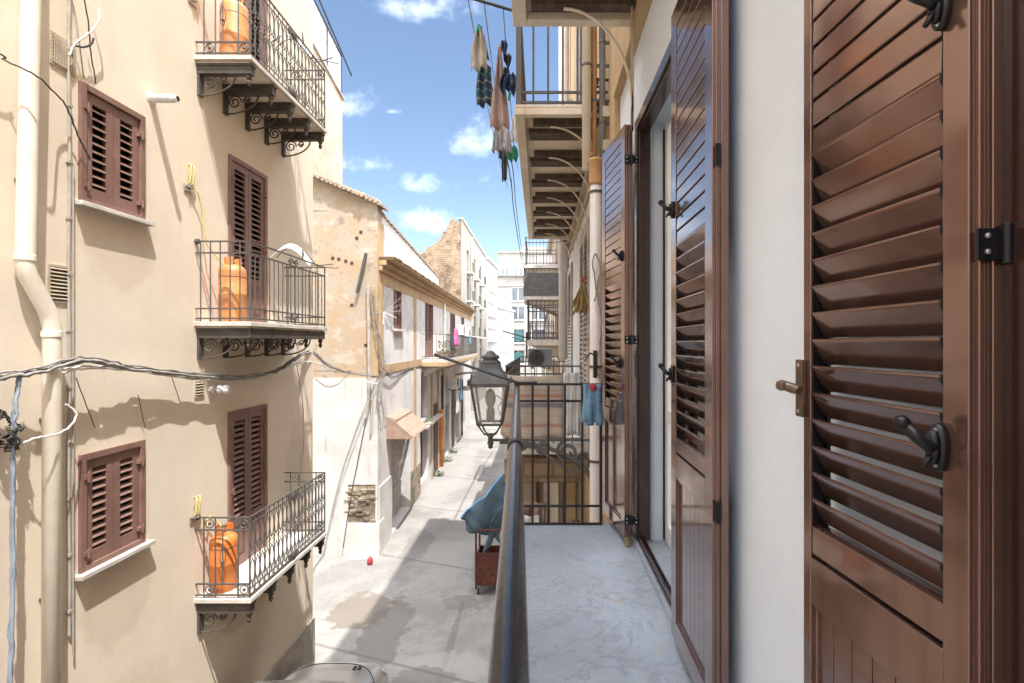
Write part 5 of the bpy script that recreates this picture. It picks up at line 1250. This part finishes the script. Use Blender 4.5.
# lower balcony at our own level
def low_balcony():
    y0, y1, xf, z = 6.45, 10.9, -.46, FZ
    bal = MB().box(xf, NX-.001, y0, y1, z-.14, z).build("balcony", M['slab'], nb, bevel=.01); bal['label'] = "neighbouring balcony at the same height, hung with a striped cloth"
    r = MB()
    for zz in (z+1.0, z+.9, z+.06):
        r.box(xf+.01, xf+.035, y0+.02, y1-.02, zz-.01, zz+.01)
        for yy in (y0+.03, y1-.03): r.box(xf+.035, NX-.05, yy-.011, yy+.011, zz-.01, zz+.01)
    yy = y0+.03
    while yy < y1: r.tube([(xf+.022,yy,z),(xf+.022,yy,z+1.0)], .008, 5); yy += .13
    for k in range(9):
        for yy in (y0+.03, y1-.03): x = xf+.022+(NX-.08-xf)*k/8; r.tube([(x,yy,z),(x,yy,z+1.0)], .008, 5)
    r.build("railing", M['iron_grey'], bal)
    for y in (y0+.9, y0+2.4, y0+3.8):
        b = MB(); b.prism([(xf+.12,y-.1,z-.142),(NX-.002,y-.1,z-.142),(NX-.002,y-.1,z-.42),(NX-.25,y-.1,z-.36),(xf+.3,y-.1,z-.20)], (0,.2,0)); b.build("bracket", M['sand'], bal)
low_balcony()
# striped cloth over that railing: hangs on the near end and along the front
def stripe_cloth():
    y0, xf = 6.45, -.46; z1 = FZ+.90; m = MB()
    path = [Vector((.30, y0-.005, 0)), Vector((xf-.015, y0-.005, 0)), Vector((xf-.02, y0+1.6, 0))]
    L1, L2 = (path[1]-path[0]).length, (path[2]-path[1]).length
    def f(u, v):
        s = u*(L1+L2); p = path[0]+(path[1]-path[0])*(s/L1) if s < L1 else path[1]+(path[2]-path[1])*((s-L1)/L2)
        n = Vector((0,-1,0)) if s < L1 else Vector((-1,0,0))
        d = .018+.016*math.sin(s*13+2*v) + .010*math.sin(s*29)
        return p + n*d + Vector((0,0,z1 - .82*v + .015*math.sin(s*9)*v - (.03 if s < L1 else 0)*math.sin(math.pi*min(1,s/L1))))
    o = m.grid(f, 70, 12).build("striped_cloth", M['awning'], None, smooth=True, solid=.004); tag(o, "beige striped cloth tied over the railing of the neighbouring balcony", "cloth")
stripe_cloth()
hang("laundry", "white sheet hanging at the wall end of the neighbouring balcony", (.41, 6.40, FZ+.92), .22, .8, 'cloth_white', fold=.02, seed=41)
ac_unit((.0, 10.8, FZ+.78), (1,0,0), (0,-1,0), .52, .40, .30, "grey air conditioner at the far end of the neighbouring balcony", 'ac')

# downpipes at the joint between the two houses
def down_pipe(x, y, r, z0, z1, mtl, label, straps=(), name="drain_pipe", top=None):
    t = thing(name, (x, y, z0), label, "drainpipe"); MB().tube([(x,y,z0),(x,y,z1)], r, 18).build("pipe", M[mtl], t, smooth=True)
    if top: MB().lathe((x,y,top[0]), [(r*1.08,0),(r*1.12,.02),(r*1.12,top[1]-.03),(r*1.25,top[1]-.02),(r*1.25,top[1])], 18).build("upper_length", M['pipe_terra'], t, smooth=True)
    for z in straps: m = MB(); m.lathe((x,y,z), [(r*1.03,-.012),(r*1.07,-.01),(r*1.07,.01),(r*1.03,.012)], 18); m.box(x, WX+.05, y-.012, y+.012, z-.01, z+.01); m.build("strap", M['iron_grey'], t)
    return t
down_pipe(.475, 4.25, .052, 0.3, EYE+1.34, 'pipe_white', "thick whitish drainpipe with an ochre top length beside our railing", (EYE+1.28, EYE-.2, EYE-1.0, EYE-2.6), top=(EYE+1.34, .22))
down_pipe(.404, 4.33, .040, EYE+1.5, 17.0, 'cream', "wide cream drainpipe rising past the upper balcony", (EYE+2.4,))
down_pipe(.54, 4.33, .028, EYE+1.2, 17.0, 'pipe_grey', "slim blue-grey pipe rising beside the wide cream drainpipe", (EYE+1.9, EYE+2.6))
down_pipe(.473, 4.33, .020, EYE+1.55, 16.0, 'pipe_terra', "thin ochre pipe rising in front of the blue-grey pipe", (EYE+2.1,))
down_pipe(.47, 9.9, .10, EYE-.3, 15.0, 'pipe_white', "tall pale pipe further down the street past the upper balcony", (EYE+2.0, EYE+4.0))
cable("loose_cable", "white cord looped on the thick drainpipe beside the open shutter", [(.455,4.18,EYE+.35), (.50,4.17,EYE+.60), (.47,4.17,EYE+.74), (.44,4.17,EYE+.68), (.47,4.17,EYE+.45), (.51,4.17,EYE+.2), (.50,4.17,EYE-.05), (.46,4.16,EYE-.18), (.50,4.17,EYE-.3)], .006, 'cable', amp=.004, seed=51)
# small things at the railing end
m = MB(); m.box(.43, .46, 4.0, 4.06, EYE-.28, EYE-.06); m.tube([(.445,4.03,EYE-.10), (.40,3.98,EYE-.08), (.36,3.94,EYE-.12)], .007, 6); tag(m.build("shutter_stay", M['iron']), "black iron stay beside the thick drainpipe", "shutter stay")
def gloves():
    c = P(592, 388, 3.53); rnd = random.Random(4)
    m = MB()
    for k in range(4):
        dx = -.045+.03*k; ph = k*1.1
        m.grid(lambda u, v, dx=dx, ph=ph: c + Vector((dx + (u-.5)*.036*(1+.35*v) + .006*math.sin(5*v+ph), -.015-.012*math.sin(math.pi*u)+.008*math.sin(6*v+ph)-.008*(k%2), .03-.27*v-.02*(k%2)*v)), 6, 10)
    o = m.build("cleaning_rag", M['cloth_blue'], None, smooth=True, solid=.006); tag(o, "pale blue cleaning rag pegged on the end of the balcony railing", "rag")
    p = MB(); q = P(593, 387, 3.50)
    for k in range(6): a = k*math.pi/3; p.lathe(q + Vector((.018*math.cos(a), -.012, .018*math.sin(a))), [(.002,-.008),(.012,-.004),(.013,.004),(.002,.008)], 8, axis=(0,1,0))
    p.lathe(q + Vector((0,-.016,0)), [(.002,-.008),(.014,-.004),(.014,.004),(.002,.008)], 8, axis=(0,1,0))
    tag(p.build("clothes_peg", M['red'], None, smooth=True), "red flower-shaped peg on the pale blue rag", "clothes peg")
gloves()
def dried_bunch():
    c = P(582, 283, 5.6); rnd = random.Random(8); m = MB()
    for k in range(60):
        a = rnd.uniform(0, 6.28); r = rnd.uniform(.02,.13); h = rnd.uniform(.22,.36)
        m.tube([c, c + Vector((r*.5*math.cos(a), r*.5*math.sin(a), -h*.5)), c + Vector((r*math.cos(a), r*math.sin(a), -h))], [.003,.008,.014], 4)
    tag(m.build("dried_bunch", M['straw']), "bunch of dried herbs hanging in front of the pale louvred door", "dried herbs")
    r = MB(); r.tube([c, c + Vector((.01,0,.06)), c + Vector((.08,0,.10))], .006, 5); r.lathe(c + Vector((0,-.01,.0)), [(.005,0),(.025,.02),(.025,.04),(.005,.06)], 8)
    tag(r.build("red_ribbon", M['red']), "red ribbon tying the bunch of dried herbs", "ribbon")
dried_bunch()
for i, (px, py) in enumerate(((592, 79), (589, 104))):
    c = P(px, py, 4.36); t = thing("wall_hook", c, ("black iron scroll hook by the pipes, above the upper balcony's floor", "black iron scroll hook level with the upper balcony's floor")[i], "hook")
    m = MB(); m.lathe(c, [(.01,-.05),(.035,-.03),(.045,.01),(.03,.04),(.012,.06)], 10); m.tube(scroll(c + Vector((.06,0,-.03)), .045, 1.2, (1,0,0), (0,0,1), start=math.pi), .011, 6); m.build("scroll", M['iron'], t)
    MB().tube([c, c + Vector((.16,.02,0))], .012, 6).build("stem", M['iron'], t)
# the drying arm on our railing
m = MB(); a = P(517.5, 383, 3.585); b = P(437, 355.5, 3.7); m.tube([a + Vector((.01,0,0)), b], .0105, 10); m.tube([b, b + (b-a).normalized()*.02], .014, 10)
m.box(a.x-.02, a.x+.14, 3.56, 3.605, a.z-.012, a.z+.010)
tag(m.build("drying_rod", M['iron']), "black rod reaching out from the corner of our railing over the street", "drying rod")

# --- street lantern on its scrolled bracket
def lantern():
    Y = 5.45; c = P(490.5, 440, Y); zb = c.z; cx = c.x
    t = thing("street_lantern", (NX, Y, zb-.4), "grey iron street lantern with a glass cage on a scrolled wall bracket", "street lamp")
    k = Y/500
    z = lambda py: EYE + (343-py)*k
    w1, w0 = 21.5*k, 11.5*k                                             # half widths of the cage, top and bottom
    zt_, zb_ = z(384.5), z(423)
    f = MB()
    cor = lambda w, zz: [Vector((cx+sx*w, Y+sy*w, zz)) for sx, sy in ((-1,-1),(1,-1),(1,1),(-1,1))]
    T, B = cor(w1*.80, zt_), cor(w0, zb_)
    for i in range(4):
        f.tube([T[i], B[i]], .014, 6); f.tube([T[i], T[(i+1)%4]], .015, 6); f.tube([B[i], B[(i+1)%4]], .014, 6)
        f.tube([B[i], Vector((cx+(B[i].x-cx)*.5, Y+(B[i].y-Y)*.5, z(433))), Vector((cx, Y, z(436)))], .010, 6)
        f.lathe(T[i] + (T[i]-Vector((cx,Y,zt_)))*.12 + Vector((0,0,.03)), [(.004,-.03),(.018,-.02),(.012,0),(.02,.015),(.004,.045)], 8)
    f.build("cage", M['lamp_iron'], t)
    g = MB()
    for i in range(4):
        a, b, cc, d = T[i], T[(i+1)%4], B[(i+1)%4], B[i]; g.add([a, b, cc, d], [(0,1,2,3)])
    g.build("glass_pane", M['glass'], t)
    h = MB(); kq = len(h.v)
    def ring(w, zz): return [Vector((cx+sx*w, Y+sy*w, zz)) for sx, sy in ((-1,-1),(1,-1),(1,1),(-1,1))]
    rows = [ring(w1*.84, zt_-.004), ring(w1*.86, zt_+.022), ring(w1*.76, z(378)), ring(w1*.61, z(372.5)), ring(w1*.50, z(369)), ring(w1*.46, z(366)), ring(w1*.43, z(363))]
    for r_ in rows: h.v += r_
    for i in range(len(rows)-1):
        for j in range(4): h.f.append((i*4+j, i*4+(j+1)%4, (i+1)*4+(j+1)%4, (i+1)*4+j))
    h.f.append((3,2,1,0)); h.build("hood", M['lamp_iron'], t, bevel=.006)
    e = MB(); e.lathe((cx,Y,z(364)), [(.10,0),(.115,.012),(.105,.03),(.075,.05),(.10,.065),(.10,.085),(.06,.105),(.045,.12),(.04,.135),(.012,.145)], 16); e.build("finial", M['lamp_iron'], t, smooth=True)
    b = MB(); b.lathe((cx,Y,z(420)), [(.045,0),(.045,.12),(.03,.13),(.035,.15),(.055,.20),(.06,.25),(.045,.31),(.015,.34)], 16); b.build("bulb", M['lamp_iron'], t, smooth=True)
    s = MB(); s.lathe((cx,Y,z(449)), [(.004,0),(.03,.02),(.022,.04),(.04,.06),(.03,.075),(.026,.13),(.045,.15),(.03,.17)], 12); s.build("pendant_knob", M['lamp_iron'], t, smooth=True)
    br = MB(); zz = z(440); br.box(cx, NX, Y-.013, Y+.013, zz-.014, zz+.012); br.box(NX-.02, NX+.001, Y-.03, Y+.03, zz-.55, zz+.12)
    XX, ZZ = Vector((1,0,0)), Vector((0,0,1))
    br.tube([(cx+.10, Y, zz-.02)] + [(cx+.10+(NX-.04-cx-.10)*math.sin(q*math.pi/20), Y, zz-.02-.46*(1-math.cos(q*math.pi/20))) for q in range(1, 11)], .024, 6)
    for (x, dz, r0, st, tr) in ((.30,-.13,.12,2.0,1.7), (.03,-.10,.075,0,1.6), (.47,-.24,.10,1,1.6), (-.18,-.065,.05,0,1.5)):
        br.tube(scroll((x, Y, zz+dz), r0, tr, XX, ZZ, start=st), .020, 6)
    br.tube([(cx+.2,Y,zz-.03), (.0,Y,zz-.10), (.2,Y,zz-.26), (.35,Y,zz-.36)], .02, 5)
    br.build("bracket", M['lamp_iron'], t)
    w = MB(); w.tube(wobble([(cx+.06,Y-.02,z(395)), (cx+.13,Y,z(400)), (cx+.08,Y,z(408)), (cx+.12,Y,z(418)), (cx+.03,Y,z(424))], 5, .002, 2), .005, 5); w.build("wire", M['cable_black'], t)
lantern()

# --- further houses on this side
n2 = thing("rosy_house", (WX, 20, 0), "rosy-brown house beyond the ochre one with small stacked balconies", "building")
holes2 = [(1.8,2.9,EYE+.1,EYE+2.3),(5.0,6.0,EYE+2.8,EYE+5.0),(1.0,2.1,EYE-3.2,EYE-1),(4.5,5.6,EYE-.5,EYE+1.7),(9,10,EYE+0,EYE+2.2),(9,10,EYE+3,EYE+5.2)]
m = MB(); m.wall((WX+.06, 11.04, 0), (0,1,0), (-1,0,0), 19.5, 11.4, holes2, .2); m.box(WX+.4, WX+9, 11.04, 30.5, 0, 11.4); m.build("wall", M['pinkish'], n2)
m = MB(); m.box(WX-.2, WX+.5, 11.1, 30.6, 11.4, 11.6); m.box(WX+.2, WX+5, 12, 15, 11.6, 13.1); m.box(WX+.2, WX+5, 17, 24, 11.6, 12.4)
for y in (11.4, 14.9, 18.2, 22, 26): m.box(WX+.01, WX+.058, y-.15, y+.15, 0, 11.3)
m.build("pilaster", M['sand'], n2)
for (a, b, c, d) in holes2: nshut(11.04+a, 11.04+b, c, d, 'brown', WX+.06, n2, .0, .09)
def small_balcony(parent, y0, y1, xf, z, h=1.0, solid=False, label=None):
    bal = MB().box(xf, WX+.05, y0, y1, z-.14, z).build("balcony", M['slab'], parent)
    if label: bal['label'] = label
    r = MB()
    for zz in (z+h, z+h*.82, z+.06):
        r.box(xf, xf+.04, y0, y1, zz-.015, zz+.015)
        for yy in (y0, y1-.04): r.box(xf, WX+.05, yy, yy+.04, zz-.015, zz+.015)
    for k in range(10):
        for yy in (y0+.02, y1-.02): x = xf+.02+(WX-xf)*k/9; r.tube([(x,yy,z),(x,yy,z+h)], .012, 4)
    for k in range(14): y = y0+.02+(y1-y0-.04)*k/13; r.tube([(xf+.02,y,z),(xf+.02,y,z+h)], .012, 4)
    if solid: r.box(xf-.01, xf+.0, y0, y1, z, z+h*.8); r.box(xf, WX+.05, y0-.01, y0, z, z+h*.8)
    r.build("railing", M['lamp_iron' if solid else 'iron_grey'], bal)
    for y in (y0+.15, y1-.15): MB().prism([(xf+.1,y-.08,z-.142),(WX+.055,y-.08,z-.142),(WX+.055,y-.08,z-.6)], (0,.16,0)).build("bracket", M['sand'], bal)
small_balcony(n2, 12.6, 14.3, -.33, EYE+.08, 1.0, label="small railed balcony just past the ochre house")
small_balcony(n2, 15.4, 17.3, -.50, EYE+1.45, .85, True, label="boxed-in grey balcony between two open ones")
small_balcony(n2, 18.5, 21.0, -.55, EYE+2.9, 1.0, label="highest small railed balcony of the rosy house")
small_balcony(n2, 19.0, 21.2, -.55, EYE-.6, 1.0)
small_balcony(n2, 23.5, 25.6, -.5, EYE-.0, 1.0)
n3 = block("corner_house", "sandy house at the far end of our side of the street", (WX+.05, 60), (WX+.05, 30.6), 10.6, 9, 'sand', [k/8 for k in range(1,8)], (2, 5.4, 8.8), 0, 1.0, 2.0, 'pane', bal=True)
cable("overhead_cable", "pair of dark cables strung along the street below the upper balconies", [(-.62, 5.2, EYE+3.05), P(512,165,9), P(517,215,13), P(524,262,19), P(533,298,27)], .012, 'cable_black', strands=2, spread=.07, amp=.004, seed=61)
m = MB(); a = P(484,440-2,30)
for px, py, Y in ((493,332,16),(500,336,17)):
    pass
m = MB(); q = P(503,331,14.0); m.tube([q, P(527,338,12.9)], .02, 5); m.tube([P(512,337,14), P(527,342,12.9)], .014, 5); tag(m.build("drying_rod", M['iron']), "dark rods jutting from the small railed balcony past the long one", "drying rod")

# --- laundry strung high over the street from the upper floor
zl = EYE + 3.13
m = MB(); m.tube([P(468,-3,4.5), P(520,12.5,4.46)], .014, 8); tag(m.build("clothesline_pole", M['iron']), "dark pole jutting from the upper balcony carrying the clotheslines", "pole")
def line(label, a, b, seed):
    a, b = Vector(a), Vector(b); pts = [a + (b-a)*t/10 - Vector((0,0,.22*math.sin(math.pi*t/10))) for t in range(11)]
    m = MB(); m.tube(pts, .005, 5); tag(m.build("clothesline", M['cable']), label, "clothesline", "clotheslines under the sky")
    return lambda Y: a + (b-a)*((Y-a.y)/(b.y-a.y)) - Vector((0,0,.22*math.sin(math.pi*(Y-a.y)/(b.y-a.y))))
l1 = line("outermost clothesline, carrying the beige top and the plaid shirt", P(468,-2,4.5), P(508,188,9.6), 1)
l2 = line("middle clothesline, carrying the long rosy cloth", P(484,2,4.5), P(512,182,9.4), 2)
l3 = line("innermost clothesline, carrying the string of small socks", P(503,6,4.5), P(518,170,9.4), 3)
tee = lambda v: 1.0 if v < .28 else .62
U = Vector((1, -.12, 0))
def cloth_px(name, label, x0, x1, y0, y1, Y, mtl, **k):
    c = P((x0+x1)/2, y0, Y); return hang(name, label, c, (x1-x0)/500*Y, (y1-y0)/500*Y, mtl, u=U, **k)
cloth_px("laundry", "beige cotton top pegged highest on the outermost clothesline", 469, 488, 28, 70, 4.85, 'cloth_beige', shape=lambda v: .35+1.1*v if v < .4 else .85, fold=.035, seed=1, kf=2, pinch=.02)
cloth_px("laundry", "navy garment half hidden behind the beige cotton top", 475, 488, 36, 62, 4.98, 'cloth_navy', shape=lambda v: .4+.8*v, fold=.03, seed=2, kf=2)
cloth_px("laundry", "blue and green plaid shirt below the beige cotton top", 476, 492, 66, 106, 5.4, 'plaid', shape=lambda v: .8+.2*math.sin(2.5*v), fold=.035, seed=3, kf=2)
cloth_px("laundry", "long rosy-brown cloth tapering to a point at its peg", 489, 510, 46, 128, 5.15, 'cloth_brown', shape=lambda v: .05+.95*min(1, v*1.05)**.9*(1 if v < .8 else 1-.5*(v-.8)), fold=.04, seed=4, kf=2, nv=20)
cloth_px("laundry", "grey striped cloth gathered below the rosy-brown cloth", 492, 513, 120, 151, 6.5, 'striped', shape=lambda v: .6+.4*v, fold=.05, seed=5, kf=5)
cloth_px("laundry", "small charcoal top hanging lowest under the striped cloth", 499, 510, 148, 181, 7.6, 'cloth_dark', shape=lambda v: 1.0 if v < .3 else .6-.15*v, fold=.03, seed=6, kf=2)
cloth_px("laundry", "bright green cloth beside the end of the upper balcony", 507, 518, 146, 161, 7.4, 'cloth_green', shape=lambda v: .6+.5*math.sin(3*v), fold=.04, seed=7, kf=2)
cloth_px("laundry", "pale scrap of cloth above the bright green one", 511, 517, 117, 142, 6.6, 'cloth_white', fold=.03, seed=8, kf=2)
for k, (x, y, w, h, lb) in enumerate(((504, 41, 7, 17, "small dark garment pegged at the top of the innermost clothesline"), (508, 55, 8, 16, "dark grey sock hanging below the small dark garment"), (506, 68, 6, 14, "short dark sock above the navy shorts"))):
    cloth_px("laundry", lb, x-w/2, x+w/2, y, y+h, 5.0+.05*k, 'cloth_navy' if k != 1 else 'cloth_dark', shape=lambda v: .5+.5*math.sin(4.2*v+.5), fold=.03, seed=80+k, kf=2)
cloth_px("laundry", "bunched navy shorts hanging under the dark socks", 500, 518, 74, 92, 5.05, 'cloth_navy', shape=lambda v: .45+.6*math.sin(2.6*v), fold=.05, seed=84, kf=3)
m = MB()
for px, py, Y in ((478,29,4.83),(480,31,4.83),(509,97,5.0)):
    c = P(px, py, Y); m.obox(c - Vector((.012,.01,.03)), (.024,0,0), (0,.02,0), (.01,0,.07))
tag(m.build("clothes_peg", M['cloth_green']), "green clothes pegs on the beige cotton top", "clothes peg")

# --- rusty handcart with a blue tarpaulin, down in the street
def cart():
    Y = 11.9; g = lambda px: (px-540)/500*Y; z = lambda py: EYE + (343-py)/500*Y
    x0, x1 = g(475.5), g(503); y0, y1 = Y, Y+.75
    t = thing("handcart", ((x0+x1)/2, (y0+y1)/2, 0), "rusty red iron handcart with corner posts standing in the shaded street", "handcart")
    b = MB(); b.box(x0, x1, y0, y1, .22, .26)
    for a in ((x0, x0+.02, y0+.02, y1-.02), (x1-.02, x1, y0+.02, y1-.02)): b.box(*a, .26, .86)
    b.box(x0, x1, y0, y0+.02, .26, 1.0); b.box(x0, x1, y1-.02, y1, .26, .86); b.build("box", M['rust'], t, bevel=.006)
    p = MB()
    for x in (x0-.012, x1-.03):
        for y in (y0-.012, y1-.03): p.box(x, x+.045, y, y+.045, .14, 1.62)
    for zz in (.84, 1.52):
        p.box(x0+.034, x1-.031, y0-.008, y0+.028, zz, zz+.04); p.box(x0+.034, x1-.031, y1-.026, y1+.01, zz, zz+.04); p.box(x0-.008, x0+.028, y0+.034, y1-.031, zz, zz+.04); p.box(x1-.026, x1+.01, y0+.034, y1-.031, zz, zz+.04)
    p.build("frame", M['rust'], t)
    for x in (x0+.06, x1-.06):
        for y in (y0+.06, y1-.06): MB().lathe((x-.02, y, .075), [(.03,0),(.075,.004),(.075,.036),(.03,.04)], 14, axis=(1,0,0)).build("castor", M['rubber'], t)
    # tarpaulin: a stiff sheet from the high rear pole over the front, one corner reaching out to the left
    A = P(461, 518, Y-.1); Bp = P(505, 474, Y+.9); Cc = P(483, 556, Y+.2); Dd = P(516, 545, Y+.5)
    def f(u, v):
        p = (A*(1-u)+Bp*u)*(1-v) + ((A*.45+Cc*.55)*(1-u)+Dd*u)*v if v < 1 else (A*.45+Cc*.55)*(1-u)+Dd*u
        p = A*(1-u)*(1-v)+Bp*u*(1-v)+Dd*u*v+(A*.72+Cc*.28)*(1-u)*v
        return p + Vector((0,-.10,-.05))*math.sin(math.pi*u)*math.sin(math.pi*v*.8+.3) + Vector((0,.05,.035))*math.sin(9*u+4*v) + Vector((.01,.03,.02))*math.sin(21*u-9*v)
    tp = thing("tarpaulin", A, "dusty blue tarpaulin spread like a sail over the rusty handcart", "tarpaulin")
    MB().grid(f, 16, 12).build("sheet", M['tarp'], tp, smooth=True, solid=.006)
    MB().tube([f(k/16, 0) for k in range(17)], .022, 6).build("hem", M['tarp_hem'], tp)
    E = P(491, 520, Y+.15)
    MB().grid(lambda u, v: E*(1-v)*(1-u) + P(503,505,Y+.3)*u*(1-v) + (Cc*(1-u)+P(497,535,Y+.2)*u)*v + Vector((.02*math.sin(7*u+5*v), -.04*math.sin(5*u), 0)), 8, 10).build("hanging_corner", M['tarp'], tp, smooth=True, solid=.006)
    MB().tube([(x1+.15, y1+.1, 0), (x1+.15, y1+.1, Bp.z+.1), Bp], .02, 6).build("pole", M['iron_grey'], tp)
cart()

# things below the neighbouring balcony seen through our railing
def low_junk():
    Y0 = 6.95; xl = -.50
    t = thing("lean_to", (0, Y0, 0), "stone and timber lean-to below the neighbouring balcony, with a heavy lintel", "lean-to")
    m = MB(); m.box(xl, NX-.002, Y0, Y0+.35, 4.06, 4.40); m.build("lintel", M['patch2'], t, bevel=.02)
    m = MB(); m.box(xl+.02, NX-.004, Y0+.12, Y0+3.2, 0, 4.058); m.build("wall", M['sand'], t)
    for k, (x, w_, mt) in enumerate(((-.06,.05,'rust'), (.02,.09,'slab'), (.14,.12,'cream'), (.29,.05,'brown_dark'), (.36,.14,'ochre_trim'))):
        MB().obox((x, Y0+.05, 0), (w_,0,0), (0,.06,0), (.0+.03*(k%2),0,4.05)).build("plank", M[mt], t, bevel=.006)
    MB().box(xl-.02, .02, Y0-.45, Y0+.10, 3.42, 3.50).build("shelf", M['slab'], t, bevel=.01)
    hang("laundry", "white cloth heaped on the lean-to's shelf", (-.22, Y0-.40, 3.74), .42, .26, 'cloth_white', fold=.06, seed=71)
    hang("laundry", "rosy cloth bundled at the back of the lean-to's shelf", (-.10, Y0-.25, 3.86), .34, .36, 'cloth_brown', fold=.06, seed=72)
    tag(MB().tube([(.42, 5.9, 0), (.42, 5.9, 3.9)], .05, 12).build("service_pipe", M['brown_dark'], None, smooth=True), "thick dark brown pipe below the neighbouring balcony", "pipe"); tag(MB().tube([(.28, 6.0, 0), (.28, 6.0, 3.7)], .035, 10).build("service_pipe", M['rust'], None, smooth=True), "thin reddish pipe below the neighbouring balcony", "pipe")
    m = MB(); m.box(.48, NX-.002, 4.9, 5.5, .0, 3.9); m.build("pier", M['ochre'], nb)
low_junk()
